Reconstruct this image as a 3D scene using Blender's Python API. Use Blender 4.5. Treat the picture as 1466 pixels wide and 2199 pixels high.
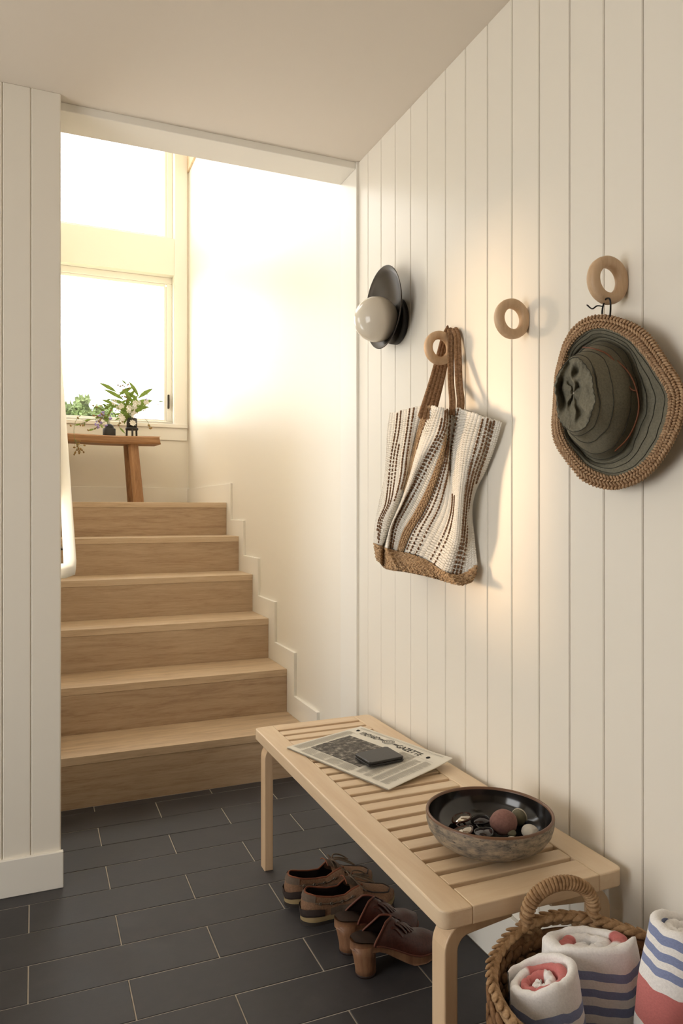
import bpy, bmesh, math, random
import numpy as np
from mathutils import Vector, Matrix, noise as mnoise

for o in list(bpy.data.objects): bpy.data.objects.remove(o)
scene = bpy.context.scene
C = scene.collection
random.seed(7)
PI = math.pi

# ------------------------------------------------------------------ camera
F_PX, CX, CY, EYE = 1563.0, 733.0, 1097.0, 1.156
TH = math.radians(22.87)
cT, sT = math.cos(TH), math.sin(TH)
cam_d = bpy.data.cameras.new('camera'); cam = bpy.data.objects.new('camera', cam_d); C.objects.link(cam)
cam.location = (0, 0, EYE); cam.rotation_euler = (PI/2, 0, -TH)
cam_d.sensor_fit = 'HORIZONTAL'; cam_d.sensor_width = 36; cam_d.lens = F_PX/1466*36
cam_d.shift_y = -(1099.5-CY)/1466; cam_d.clip_start = .02
scene.camera = cam

def ray(x, y):
    u = (x-CX)/F_PX; v = (CY-y)/F_PX
    return np.array([u*cT+sT, -u*sT+cT, v])
O_ = np.array([0, 0, EYE])
def onZ(x, y, z): r = ray(x, y); return O_+r*((z-EYE)/r[2])
def onX(x, y, X): r = ray(x, y); return O_+r*(X/r[0])
def onY(x, y, Y): r = ray(x, y); return O_+r*(Y/r[1])

# ------------------------------------------------------------------ world, sun, daylight, exposure
w = bpy.data.worlds.new('sky'); scene.world = w; w.use_nodes = True
bg = w.node_tree.nodes['Background']; bg.inputs[0].default_value = (1, .992, .975, 1); bg.inputs[1].default_value = 5.0
vs = scene.view_settings
vs.view_transform = 'Standard'; vs.look = 'None'; vs.gamma = 1; vs.use_curve_mapping = False; vs.exposure = 0.13

def sun(name, dirv, strength, col, angle):
    l = bpy.data.lights.new(name, 'SUN'); l.energy = strength; l.color = col; l.angle = math.radians(angle)
    o = bpy.data.objects.new(name, l); C.objects.link(o)
    o.rotation_euler = Vector(dirv).to_track_quat('-Z', 'Y').to_euler(); o.location = (-3, 6, 4)
def area(name, loc, dirv, sx, sy, energy, col):
    l = bpy.data.lights.new(name, 'AREA'); l.shape = 'RECTANGLE'; l.size = sx; l.size_y = sy; l.energy = energy; l.color = col
    o = bpy.data.objects.new(name, l); C.objects.link(o); o.location = loc
    o.rotation_euler = Vector(dirv).to_track_quat('-Z', 'Y').to_euler()
def portal(name, loc, dirv, sx, sy):
    area(name, loc, dirv, sx, sy, 1, (1, 1, 1)); bpy.data.lights[name].cycles.is_portal = True
sun('low_sun', (1, -1.12, -.09), 1.7, (1, .66, .36), 8)
# sky enters by back windows, stair side windows added for light, unseen entry window
portal('portal_back', (.49, 5.92, 2.41), (0, -1, 0), 1.0, 1.15)
portal('portal_back_upper', (.49, 5.92, 3.84), (0, -1, 0), 1.0, 1.1)
portal('portal_stair_side', (-.09, 4.05, 3.47), (1, 0, 0), 1.25, 1.7)
portal('portal_stair_low', (-.09, 2.87, 1.45), (1, 0, 0), 1.1, .5)
portal('portal_entry', (-2.26, .9, 1.12), (1, 0, 0), 1.7, 1.5)

# ------------------------------------------------------------------ materials
def S(r, g, b):
    f = lambda c: ((c/255)/12.92 if c/255 <= .04045 else (((c/255)+.055)/1.055)**2.4)
    return (f(r), f(g), f(b), 1)
def newmat(name):
    m = bpy.data.materials.new(name); m.use_nodes = True
    nt = m.node_tree; b = nt.nodes['Principled BSDF']
    return m, nt, b
def node(nt, t, **kw):
    n = nt.nodes.new(t)
    for k, v in kw.items():
        if k.startswith('in_'): n.inputs[k[3:].replace('_', ' ')].default_value = v
        else: setattr(n, k, v)
    return n
def coords(nt, scale=(1, 1, 1), kind='Object', rand=True):
    tc = nt.nodes.new('ShaderNodeTexCoord'); mp = nt.nodes.new('ShaderNodeMapping')
    mp.inputs['Scale'].default_value = scale
    nt.links.new(tc.outputs[kind], mp.inputs['Vector'])
    if rand:
        oi = nt.nodes.new('ShaderNodeObjectInfo'); mu = node(nt, 'ShaderNodeVectorMath', operation='SCALE')
        cb = nt.nodes.new('ShaderNodeCombineXYZ')
        for k in range(3): nt.links.new(oi.outputs['Random'], cb.inputs[k])
        nt.links.new(cb.outputs[0], mu.inputs[0]); mu.inputs['Scale'].default_value = 37
        nt.links.new(mu.outputs[0], mp.inputs['Location'])
    return mp.outputs['Vector']
def ramp(nt, fac, stops):
    r = nt.nodes.new('ShaderNodeValToRGB'); e = r.color_ramp.elements
    e[0].position, e[0].color = stops[0]; e[1].position, e[1].color = stops[-1]
    for p, c in stops[1:-1]:
        k = e.new(p); k.color = c
    nt.links.new(fac, r.inputs[0]); return r.outputs[0]
def bump(nt, b, h, strength=.2, dist=.002):
    n = nt.nodes.new('ShaderNodeBump'); n.inputs['Strength'].default_value = strength; n.inputs['Distance'].default_value = dist
    nt.links.new(h, n.inputs['Height']); nt.links.new(n.outputs[0], b.inputs['Normal'])
def flat(name, col, rough=.5, metal=0, spec=.5, bumpy=0, bscale=60, var=0):
    m, nt, b = newmat(name)
    b.inputs['Base Color'].default_value = col; b.inputs['Roughness'].default_value = rough
    b.inputs['Metallic'].default_value = metal; b.inputs['Specular IOR Level'].default_value = spec
    if bumpy or var:
        n = node(nt, 'ShaderNodeTexNoise', in_Scale=bscale, in_Detail=4.0)
        nt.links.new(coords(nt), n.inputs['Vector'])
        if bumpy: bump(nt, b, n.outputs['Fac'], bumpy)
        if var:
            d = tuple(c*(1-var) for c in col[:3])+(1,); l = tuple(min(1, c*(1+var)) for c in col[:3])+(1,)
            nt.links.new(ramp(nt, n.outputs['Fac'], [(.3, d), (.7, l)]), b.inputs['Base Color'])
    return m
def wood(name, c1, c2, c3, axis='x', rough=.5, scale=1.0, rings=6.0, bmp=.06):
    m, nt, b = newmat(name)
    sc = {'x': (1.2, 14, 14), 'y': (14, 1.2, 14), 'z': (14, 14, 1.2)}[axis]
    sc = tuple(v*scale for v in sc)
    v = coords(nt, sc)
    n1 = node(nt, 'ShaderNodeTexNoise', in_Scale=1.3, in_Detail=5.0, in_Roughness=.6, in_Distortion=.8)
    nt.links.new(v, n1.inputs['Vector'])
    n2 = node(nt, 'ShaderNodeTexNoise', in_Scale=rings, in_Detail=6.0, in_Roughness=.7, in_Distortion=.4)
    nt.links.new(v, n2.inputs['Vector'])
    mx = node(nt, 'ShaderNodeMath', operation='MULTIPLY_ADD'); nt.links.new(n2.outputs['Fac'], mx.inputs[0]); mx.inputs[1].default_value = .45
    m2 = node(nt, 'ShaderNodeMath', operation='MULTIPLY'); nt.links.new(n1.outputs['Fac'], m2.inputs[0]); m2.inputs[1].default_value = .6
    nt.links.new(m2.outputs[0], mx.inputs[2])
    oi = nt.nodes.new('ShaderNodeObjectInfo')
    m3 = node(nt, 'ShaderNodeMath', operation='MULTIPLY_ADD'); nt.links.new(oi.outputs['Random'], m3.inputs[0]); m3.inputs[1].default_value = .10; nt.links.new(mx.outputs[0], m3.inputs[2])
    nt.links.new(ramp(nt, m3.outputs[0], [(.36, c1), (.56, c2), (.78, c3)]), b.inputs['Base Color'])
    b.inputs['Roughness'].default_value = rough
    bump(nt, b, n2.outputs['Fac'], bmp, .001)
    return m
M = {}
M['wall'] = flat('white_paint', S(246, 239, 225), .38, bumpy=.03, bscale=90)
M['ceil'] = flat('ceiling_paint', S(240, 229, 214), .7)
M['trim'] = flat('trim_paint', S(248, 243, 232), .35)
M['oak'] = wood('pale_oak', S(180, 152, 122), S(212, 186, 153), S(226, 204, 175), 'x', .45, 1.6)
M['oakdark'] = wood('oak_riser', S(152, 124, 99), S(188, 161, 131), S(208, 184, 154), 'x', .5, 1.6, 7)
M['birch_y'] = wood('birch_long', S(218, 186, 148), S(228, 201, 166), S(236, 214, 182), 'y', .4, .8, 5, .03)
M['birch_x'] = wood('birch_cross', S(214, 182, 144), S(226, 198, 162), S(234, 211, 178), 'x', .4, .8, 5, .03)
M['birch_z'] = wood('birch_leg', S(210, 174, 134), S(222, 190, 152), S(232, 205, 170), 'z', .4, .8, 5, .03)
M['ringwood'] = wood('ash_ring', S(196, 160, 122), S(212, 178, 140), S(224, 194, 158), 'z', .5, 3, 4, .05)
M['rustic'] = wood('rustic_wood', S(116, 80, 50), S(164, 122, 82), S(196, 154, 110), 'x', .6, 1, 6, .3)
M['rusticz'] = wood('rustic_leg_wood', S(110, 76, 48), S(156, 114, 76), S(188, 146, 104), 'z', .6, 1, 6, .3)
M['clogwood'] = wood('clog_wood', S(104, 70, 48), S(138, 98, 70), S(160, 120, 88), 'z', .5, 2, 5, .1)
M['grout'] = flat('grout', S(186, 176, 162), .9, bumpy=.2, bscale=300)
def slate():
    m, nt, b = newmat('slate')
    v = coords(nt, (1, 1, 1))
    n1 = node(nt, 'ShaderNodeTexNoise', in_Scale=7.0, in_Detail=8.0, in_Roughness=.65); nt.links.new(v, n1.inputs['Vector'])
    n2 = node(nt, 'ShaderNodeTexNoise', in_Scale=55.0, in_Detail=6.0, in_Roughness=.7); nt.links.new(v, n2.inputs['Vector'])
    nt.links.new(ramp(nt, n1.outputs['Fac'], [(.25, S(44, 43, 46)), (.55, S(60, 58, 60)), (.8, S(74, 71, 72))]), b.inputs['Base Color'])
    rr = node(nt, 'ShaderNodeMapRange'); rr.inputs['To Min'].default_value = .42; rr.inputs['To Max'].default_value = .68
    nt.links.new(n1.outputs['Fac'], rr.inputs[0]); nt.links.new(rr.outputs[0], b.inputs['Roughness'])
    ad = node(nt, 'ShaderNodeMath', operation='MULTIPLY_ADD'); nt.links.new(n2.outputs['Fac'], ad.inputs[0]); ad.inputs[1].default_value = .35; nt.links.new(n1.outputs['Fac'], ad.inputs[2])
    bump(nt, b, ad.outputs[0], .25, .003); return m
M['slate'] = slate()
M['bronze'] = flat('dark_bronze', S(62, 56, 50), .38, .85)
M['black'] = flat('black_metal', S(26, 23, 22), .45, .3)
M['opal'] = flat('opal_glass', S(226, 216, 198), .12, spec=.6)
def fibre(name, c1, c2, c3, scale=(60, 60, 60), rough=.85, bs=.6):
    m, nt, b = newmat(name)
    n = node(nt, 'ShaderNodeTexNoise', in_Scale=1.0, in_Detail=5.0, in_Roughness=.7); nt.links.new(coords(nt, scale), n.inputs['Vector'])
    nt.links.new(ramp(nt, n.outputs['Fac'], [(.3, c1), (.5, c2), (.72, c3)]), b.inputs['Base Color'])
    b.inputs['Roughness'].default_value = rough; b.inputs['Specular IOR Level'].default_value = .2
    bump(nt, b, n.outputs['Fac'], bs, .002); return m
M['jute'] = fibre('jute', S(140, 110, 80), S(184, 152, 116), S(212, 184, 148), (110, 110, 110))
M['jutedark'] = fibre('jute_strap', S(104, 76, 54), S(148, 113, 82), S(180, 144, 110), (130, 130, 130))
M['bead'] = fibre('brown_yarn', S(92, 68, 48), S(128, 96, 70), S(154, 120, 90), (200, 200, 200))
def cottonweave():
    m, nt, b = newmat('white_cotton_weave')
    tc = nt.nodes.new('ShaderNodeTexCoord'); mp = nt.nodes.new('ShaderNodeMapping'); mp.inputs['Scale'].default_value = (58, 62, 1)
    nt.links.new(tc.outputs['UV'], mp.inputs['Vector'])
    br = node(nt, 'ShaderNodeTexBrick', in_Scale=1.0); br.inputs['Brick Width'].default_value = 1.0; br.inputs['Row Height'].default_value = .8
    br.inputs['Mortar Size'].default_value = .16; br.inputs['Mortar Smooth'].default_value = 1.0
    br.inputs['Color1'].default_value = (1, 1, 1, 1); br.inputs['Color2'].default_value = (.8, .8, .8, 1); br.inputs['Mortar'].default_value = (0, 0, 0, 1)
    nt.links.new(mp.outputs[0], br.inputs['Vector'])
    b.inputs['Base Color'].default_value = S(246, 240, 228)
    b.inputs['Roughness'].default_value = .9; b.inputs['Specular IOR Level'].default_value = .15
    bump(nt, b, br.outputs['Color'], .8, .004); return m
M['cotton'] = cottonweave()
M['twill'] = flat('olive_twill', S(124, 119, 102), .85, spec=.15, bumpy=.35, bscale=260, var=.16)
M['stitch'] = flat('dark_stitch', S(58, 57, 48), .9)
M['cord'] = flat('leather_cord', S(112, 62, 30), .6)
M['crochet'] = fibre('crochet_raffia', S(142, 110, 80), S(186, 152, 118), S(214, 184, 148), (160, 160, 160))
M['seagrass'] = fibre('seagrass', S(116, 88, 60), S(166, 132, 96), S(200, 168, 130), (40, 40, 40), .7, .5)
M['seagrassdark'] = fibre('seagrass_wall', S(88, 62, 40), S(128, 94, 64), S(158, 122, 88), (40, 40, 40), .8, .5)
M['paper'] = flat('newsprint', S(232, 225, 210), .9, spec=.1, var=.03, bscale=12)
M['ink'] = flat('ink', S(44, 42, 40), .9, spec=.1)
M['inkgrey'] = flat('small_print', S(190, 183, 170), .9, spec=.1)
def newsphoto():
    m, nt, b = newmat('news_photo')
    n = node(nt, 'ShaderNodeTexNoise', in_Scale=55.0, in_Detail=8.0, in_Roughness=.75); nt.links.new(coords(nt, rand=False), n.inputs['Vector'])
    nt.links.new(ramp(nt, n.outputs['Fac'], [(.34, S(58, 54, 50)), (.52, S(104, 98, 90)), (.66, S(176, 168, 154))]), b.inputs['Base Color'])
    b.inputs['Roughness'].default_value = .9; return m
M['newsphoto'] = newsphoto()
M['blackleather'] = flat('black_leather', S(34, 32, 30), .38, bumpy=.15, bscale=500)
def stoneware():
    m, nt, b = newmat('speckled_stoneware')
    v = coords(nt, (1, 1, 2.6), rand=False)
    n1 = node(nt, 'ShaderNodeTexNoise', in_Scale=38.0, in_Detail=7.0, in_Roughness=.7); nt.links.new(v, n1.inputs['Vector'])
    n2 = node(nt, 'ShaderNodeTexNoise', in_Scale=120.0, in_Detail=3.0); nt.links.new(v, n2.inputs['Vector'])
    c = ramp(nt, n1.outputs['Fac'], [(.34, S(84, 80, 76)), (.48, S(132, 122, 108)), (.62, S(170, 152, 128))])
    mx = node(nt, 'ShaderNodeMix', data_type='RGBA'); nt.links.new(c, mx.inputs[6]); mx.inputs[7].default_value = S(70, 62, 56)
    nt.links.new(ramp(nt, n2.outputs['Fac'], [(.62, (0, 0, 0, 1)), (.70, (1, 1, 1, 1))]), mx.inputs[0])
    nt.links.new(mx.outputs[2], b.inputs['Base Color']); b.inputs['Roughness'].default_value = .55
    bump(nt, b, n1.outputs['Fac'], .2, .002); return m
M['stoneware'] = stoneware()
M['glaze'] = flat('black_glaze', S(30, 26, 24), .14, spec=.7, bumpy=.02, bscale=25)
M['rimclay'] = flat('brown_rim', S(116, 82, 58), .4)
M['tort'] = flat('tortoiseshell', S(64, 28, 12), .15, var=.5, bscale=160)
M['blackplastic'] = flat('black_plastic', S(18, 17, 17), .18)
def lensmat(name, col, tr):
    m, nt, b = newmat(name); b.inputs['Base Color'].default_value = col; b.inputs['Roughness'].default_value = .06; b.inputs['Metallic'].default_value = tr
    return m
M['lensA'] = lensmat('mirror_lens', S(170, 162, 150), .75)
M['lensB'] = lensmat('dark_lens', S(40, 34, 36), .4)
M['pebred'] = flat('red_pebble', S(140, 100, 90), .85, var=.16, bscale=160, bumpy=.15)
M['pebgreen'] = flat('green_pebble', S(112, 106, 84), .8, var=.12, bscale=90)
M['pebwhite'] = flat('white_pebble', S(196, 188, 174), .8, var=.05, bscale=90)
M['vein'] = flat('quartz_vein', S(206, 196, 176), .8)
M['boat'] = flat('brown_nubuck', S(134, 102, 78), .75, spec=.25, bumpy=.12, bscale=220, var=.2)
M['boatdark'] = flat('dark_heel_leather', S(54, 42, 36), .7, var=.15, bscale=90)
M['lining'] = flat('shoe_lining', S(44, 26, 20), .85)
M['edging'] = flat('rust_edging', S(128, 72, 46), .8)
M['taupe'] = flat('taupe_suede', S(104, 88, 74), .9, var=.12, bscale=180)
M['rubber'] = flat('dark_rubber', S(48, 40, 34), .75)
M['cream'] = flat('cream_midsole', S(158, 136, 96), .75)
M['lace'] = flat('rawhide_lace', S(104, 86, 68), .75)
M['eyelet'] = flat('nickel', S(150, 140, 126), .35, .9)
M['ox'] = flat('oxblood_leather', S(82, 42, 32), .34, bumpy=.12, bscale=180, var=.25)
M['oxedge'] = flat('oxblood_edge', S(104, 54, 36), .5)
M['footbed'] = flat('worn_footbed', S(58, 42, 32), .75, var=.2, bscale=60)
M['heelcap'] = flat('heel_rubber', S(44, 26, 20), .7)
M['vasebk'] = flat('matte_black_ceramic', S(48, 46, 44), .6)
M['stem'] = flat('stem_green', S(120, 128, 70), .7)
M['leaf'] = flat('leaf_green', S(122, 148, 58), .6, var=.2, bscale=40)
M['petalw'] = flat('white_petal', S(240, 236, 224), .8)
M['petalp'] = flat('purple_petal', S(172, 156, 214), .8)
M['seed'] = flat('seed_brown', S(150, 120, 72), .8)
M['bush'] = flat('shrub_leaf', S(108, 124, 76), .8, var=.35, bscale=3)
M['bark'] = flat('bark', S(96, 78, 60), .9)
M['grass'] = flat('lawn', S(128, 140, 84), .95, var=.2, bscale=2)
M['entrywall'] = flat('entry_wall_bounce_cut', S(138, 122, 104), .8)  # unseen wall toned dark to cut bounce light onto the left pillar
def glass():
    m = bpy.data.materials.new('window_glass'); m.use_nodes = True; nt = m.node_tree
    for n in list(nt.nodes): nt.nodes.remove(n)
    out = nt.nodes.new('ShaderNodeOutputMaterial'); mx = nt.nodes.new('ShaderNodeMixShader'); mx.inputs[0].default_value = .06
    t = nt.nodes.new('ShaderNodeBsdfTransparent'); g = nt.nodes.new('ShaderNodeBsdfGlossy'); g.inputs['Roughness'].default_value = .02
    nt.links.new(t.outputs[0], mx.inputs[1]); nt.links.new(g.outputs[0], mx.inputs[2]); nt.links.new(mx.outputs[0], out.inputs[0]); return m
M['glass'] = glass()
def towelmat(name, stripes):      # stripes by distance below the rolled edge (u), red inner wraps by v
    m, nt, b = newmat(name); b.inputs['Roughness'].default_value = .9; b.inputs['Specular IOR Level'].default_value = .1; b.inputs['Sheen Weight'].default_value = .15
    tc = nt.nodes.new('ShaderNodeTexCoord'); sx = nt.nodes.new('ShaderNodeSeparateXYZ'); nt.links.new(tc.outputs['UV'], sx.inputs[0])
    r = nt.nodes.new('ShaderNodeValToRGB'); r.color_ramp.interpolation = 'CONSTANT'; e = r.color_ramp.elements
    e[0].position = 0; e[0].color = WHT; e[1].position = .9999; e[1].color = WHT
    for a0, a1, cc in stripes:
        k = e.new(a0/.4); k.color = cc; k = e.new(a1/.4); k.color = WHT
    nt.links.new(sx.outputs[0], r.inputs[0])
    mx = node(nt, 'ShaderNodeMix', data_type='RGBA'); nt.links.new(sx.outputs[1], mx.inputs[0]); nt.links.new(r.outputs[0], mx.inputs[6]); mx.inputs[7].default_value = RED
    n = node(nt, 'ShaderNodeTexNoise', in_Scale=330.0, in_Detail=3.0); nt.links.new(coords(nt), n.inputs['Vector'])
    hs_ = node(nt, 'ShaderNodeHueSaturation'); mr = node(nt, 'ShaderNodeMapRange'); mr.inputs['To Min'].default_value = .86; mr.inputs['To Max'].default_value = 1.12
    nt.links.new(n.outputs['Fac'], mr.inputs[0]); nt.links.new(mr.outputs[0], hs_.inputs['Value']); nt.links.new(mx.outputs[2], hs_.inputs['Color'])
    nt.links.new(hs_.outputs[0], b.inputs['Base Color']); bump(nt, b, n.outputs['Fac'], .3, .002)
    return m
WHT, BLU, RED = S(248, 244, 240), S(140, 150, 186), S(204, 122, 118)

# ------------------------------------------------------------------ mesh helpers
def obj(name, verts, faces, mat, parent=None, smooth=False):
    me = bpy.data.meshes.new(name); me.from_pydata([tuple(map(float, v)) for v in verts], [], [tuple(f) for f in faces]); me.update()
    if smooth: me.shade_smooth()
    o = bpy.data.objects.new(name, me); C.objects.link(o)
    if mat: me.materials.append(M[mat] if isinstance(mat, str) else mat)
    if parent is not None: o.parent = parent
    return o
def from_bm(name, bm, mat, parent=None, smooth=False):
    me = bpy.data.meshes.new(name); bmesh.ops.recalc_face_normals(bm, faces=bm.faces[:]); bm.to_mesh(me); bm.free()
    if smooth: me.shade_smooth()
    o = bpy.data.objects.new(name, me); C.objects.link(o); me.materials.append(M[mat])
    if parent is not None: o.parent = parent
    return o
def bm_box(bm, lo, hi, bev=0, seg=1):
    b2 = bmesh.new(); bmesh.ops.create_cube(b2, size=1)
    for v in b2.verts: v.co = Vector([lo[i]+(v.co[i]+.5)*(hi[i]-lo[i]) for i in range(3)])
    if bev: bmesh.ops.bevel(b2, geom=b2.edges[:], offset=bev, segments=seg, affect='EDGES', profile=.5)
    t = bpy.data.meshes.new('t'); b2.to_mesh(t); b2.free(); bm.from_mesh(t); bpy.data.meshes.remove(t)
def box(name, lo, hi, mat, parent=None, bev=0, seg=1):
    bm = bmesh.new(); bm_box(bm, lo, hi, bev, seg); return from_bm(name, bm, mat, parent)
def thing(name, label, cat, loc=(0, 0, 0), rz=0, group=None, rot=None):
    o = bpy.data.objects.new(name, None); C.objects.link(o); o.location = [float(c) for c in loc]
    o.rotation_euler = rot if rot else (0, 0, rz); o.empty_display_size = .05
    return tag(o, label, cat, group)
def tag(o, label, cat, group=None):
    o['label'] = label; o['category'] = cat
    if group: o['group'] = group
    return o
def struct(o, label=None):
    o['kind'] = 'structure'
    if label: o['label'] = label
    return o
def stuff(o): o['kind'] = 'stuff'; return o
def grid_faces(nu, nv, cu=False, cv=False, off=0, flip=False):
    fs = []
    for i in range(nu if cu else nu-1):
        for j in range(nv if cv else nv-1):
            a, b, c, d = i*nv+j, ((i+1) % nu)*nv+j, ((i+1) % nu)*nv+(j+1) % nv, i*nv+(j+1) % nv
            fs.append((off+a, off+d, off+c, off+b) if flip else (off+a, off+b, off+c, off+d))
    return fs
def grid(name, P, mat, parent=None, cu=False, cv=False, smooth=True, uv=None, flip=False, caps=False):
    P = np.asarray(P, float); nu, nv = P.shape[:2]
    V = [tuple(p) for p in P.reshape(-1, 3)]; Fc = grid_faces(nu, nv, cu, cv, 0, flip)
    if caps:
        Fc.append(tuple(range(nv))); Fc.append(tuple((nu-1)*nv+j for j in range(nv))[::-1])
    o = obj(name, V, Fc, mat, parent, smooth)
    if uv is not None:
        ul = o.data.uv_layers.new(name='UVMap'); U = np.asarray(uv).reshape(-1, 2)
        for l in o.data.loops: ul.data[l.index].uv = tuple(U[l.vertex_index])
    return o
def catmull(pts, n, closed=False):
    P = np.asarray(pts, float); m = len(P); out = []
    segs = m if closed else m-1
    for k in range(n):
        t = k/(n if closed else n-1)*segs; i = min(int(t), segs-1); f = t-i
        g = (lambda a: P[a % m]) if closed else (lambda a: P[min(max(a, 0), m-1)])
        p0, p1, p2, p3 = g(i-1), g(i), g(i+1), g(i+2)
        out.append(.5*((2*p1)+(-p0+p2)*f+(2*p0-5*p1+4*p2-p3)*f*f+(-p0+3*p1-3*p2+p3)*f**3))
    return np.array(out)
def nrm(v): v = np.asarray(v, float); return v/(np.linalg.norm(v)+1e-12)
def frames(path, closed=False, up=None):
    P = np.asarray(path, float); n = len(P); T = []
    for i in range(n):
        a = P[(i-1) % n] if (closed or i > 0) else P[i]; b = P[(i+1) % n] if (closed or i < n-1) else P[i]
        T.append(nrm(b-a))
    N = []
    if up is not None:
        for t in T: bb = nrm(np.cross(t, up)); N.append(nrm(np.cross(bb, t)))
    else:
        u = np.array([0, 0, 1.]) if abs(T[0][2]) < .9 else np.array([1., 0, 0]); x = nrm(u-T[0]*np.dot(u, T[0])); N.append(x)
        for i in range(1, n): x = nrm(x-T[i]*np.dot(x, T[i])); N.append(x)
    return P, T, N
def sweep_pts(path, sect, closed=False, up=None, scale=None):
    P, T, N = frames(path, closed, up); G = []
    for i in range(len(P)):
        B = np.cross(T[i], N[i]); s = 1 if scale is None else scale[i]
        G.append([P[i]+s*(a*B+b*N[i]) for a, b in sect])
    return G
def circ(r, n=8, rb=None): rb = rb or r; return [(r*math.cos(2*PI*k/n), rb*math.sin(2*PI*k/n)) for k in range(n)]
def tube(name, path, r, mat, parent=None, n=8, closed=False, scale=None, rb=None, up=None):
    return grid(name, sweep_pts(path, circ(r, n, rb), closed, up, scale), mat, parent, cu=closed, cv=True, caps=not closed, flip=False)
class MB:
    def __init__(s): s.V = []; s.F = []
    def grid(s, G, cu=False, cv=False, caps=False):
        G = np.asarray(G, float); nu, nv = G.shape[:2]; off = len(s.V)
        s.V += [tuple(p) for p in G.reshape(-1, 3)]; s.F += grid_faces(nu, nv, cu, cv, off)
        if caps: s.F.append(tuple(off+j for j in range(nv))[::-1]); s.F.append(tuple(off+(nu-1)*nv+j for j in range(nv)))
    def tube(s, path, r, n=6, closed=False, scale=None, rb=None, up=None): s.grid(sweep_pts(path, circ(r, n, rb), closed, up, scale), closed, True, not closed)
    def ell(s, c, ax, a1, a2, a3, nrmv, nu=5, nv=6):      # ellipsoid: long axis ax, normal nrmv
        ax = nrm(ax); b = nrm(np.cross(nrmv, ax)); n_ = np.cross(ax, b); c = np.asarray(c, float)
        off = len(s.V); s.V.append(tuple(c-ax*a1))
        for i in range(1, nu):
            th = PI*i/nu
            for j in range(nv):
                ph = 2*PI*j/nv
                s.V.append(tuple(c-ax*a1*math.cos(th)+math.sin(th)*(b*a2*math.cos(ph)+n_*a3*math.sin(ph))))
        s.V.append(tuple(c+ax*a1)); e = len(s.V)-1
        for j in range(nv):
            s.F.append((off, off+1+(j+1) % nv, off+1+j)); s.F.append((e, off+1+(nu-2)*nv+j, off+1+(nu-2)*nv+(j+1) % nv))
        for i in range(nu-2):
            for j in range(nv):
                a = off+1+i*nv+j; b2 = off+1+i*nv+(j+1) % nv; s.F.append((a, b2, b2+nv, a+nv))
    def quad(s, pts): off = len(s.V); s.V += [tuple(p) for p in pts]; s.F.append(tuple(range(off, off+len(pts))))
    def box(s, lo, hi):
        o = len(s.V); s.V += [(x, y, z) for x in (lo[0], hi[0]) for y in (lo[1], hi[1]) for z in (lo[2], hi[2])]
        s.F += [tuple(o+k for k in f) for f in [(0, 1, 3, 2), (4, 6, 7, 5), (0, 4, 5, 1), (2, 3, 7, 6), (0, 2, 6, 4), (1, 5, 7, 3)]]
    def build(s, name, mat, parent=None, smooth=True): return obj(name, s.V, s.F, mat, parent, smooth)
def lathe_pts(prof, n=48, c=(0, 0, 0)): return [[(c[0]+r*math.cos(2*PI*k/n), c[1]+r*math.sin(2*PI*k/n), c[2]+z) for k in range(n)] for r, z in prof]
def lathe(name, prof, mat, parent=None, n=48): return grid(name, lathe_pts(prof, n), mat, parent, cv=True)
def extrude_poly(name, poly, axis, lo, hi, mat, parent=None, bev=0):      # polygon in the two other axes, extruded along axis
    bm = bmesh.new(); vs_ = []
    for p in poly:
        v = {'x': (lo, p[0], p[1]), 'y': (p[0], lo, p[1]), 'z': (p[0], p[1], lo)}[axis]; vs_.append(bm.verts.new(v))
    f = bm.faces.new(vs_); r = bmesh.ops.extrude_face_region(bm, geom=[f])
    d = {'x': (hi-lo, 0, 0), 'y': (0, hi-lo, 0), 'z': (0, 0, hi-lo)}[axis]
    for g in r['geom']:
        if isinstance(g, bmesh.types.BMVert): g.co += Vector(d)
    if bev: bmesh.ops.bevel(bm, geom=bm.edges[:], offset=bev, segments=2, affect='EDGES', profile=.5)
    return from_bm(name, bm, mat, parent)
def wall_with_holes(name, axis, p0, p1, lo, hi, holes, mat):
    # slab between p0 and p1 on its axis; lo/hi = (u, z) extents; holes = list of (u0, z0, u1, z1)
    us = sorted({lo[0], hi[0]} | {h[0] for h in holes} | {h[2] for h in holes}); zs = sorted({lo[1], hi[1]} | {h[1] for h in holes} | {h[3] for h in holes})
    us = [u for u in us if lo[0] <= u <= hi[0]]; zs = [z for z in zs if lo[1] <= z <= hi[1]]
    bm = bmesh.new()
    for i in range(len(us)-1):
        for j in range(len(zs)-1):
            uc, zc = (us[i]+us[i+1])/2, (zs[j]+zs[j+1])/2
            if any(h[0] < uc < h[2] and h[1] < zc < h[3] for h in holes): continue
            a, b = (us[i], zs[j]), (us[i+1], zs[j+1])
            if axis == 'y': bm_box(bm, (a[0], p0, a[1]), (b[0], p1, b[1]))
            else: bm_box(bm, (p0, a[0], a[1]), (p1, b[0], b[1]))
    bmesh.ops.remove_doubles(bm, verts=bm.verts[:], dist=1e-5)
    seen = {}
    for f in list(bm.faces):
        k = tuple(round(c, 4) for c in f.calc_center_median()); seen.setdefault(k, []).append(f)
    dead = [f for v in seen.values() if len(v) > 1 for f in v]
    bmesh.ops.delete(bm, geom=dead, context='FACES_ONLY')
    return struct(from_bm(name, bm, mat))

# ================================================================== the setting
XW, CEIL, YOP, YB = 1.10, 2.44, 2.452, 5.76
RISE, RUN, N1 = .2013, .296, 3.0
nos = lambda k: N1+RUN*(k-1)
LAND = 6*RISE
XS = 1.122          # stair wall
XSL = .05           # stair side wall (hidden side)
XL, YBK = -2.2, -1.9

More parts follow.
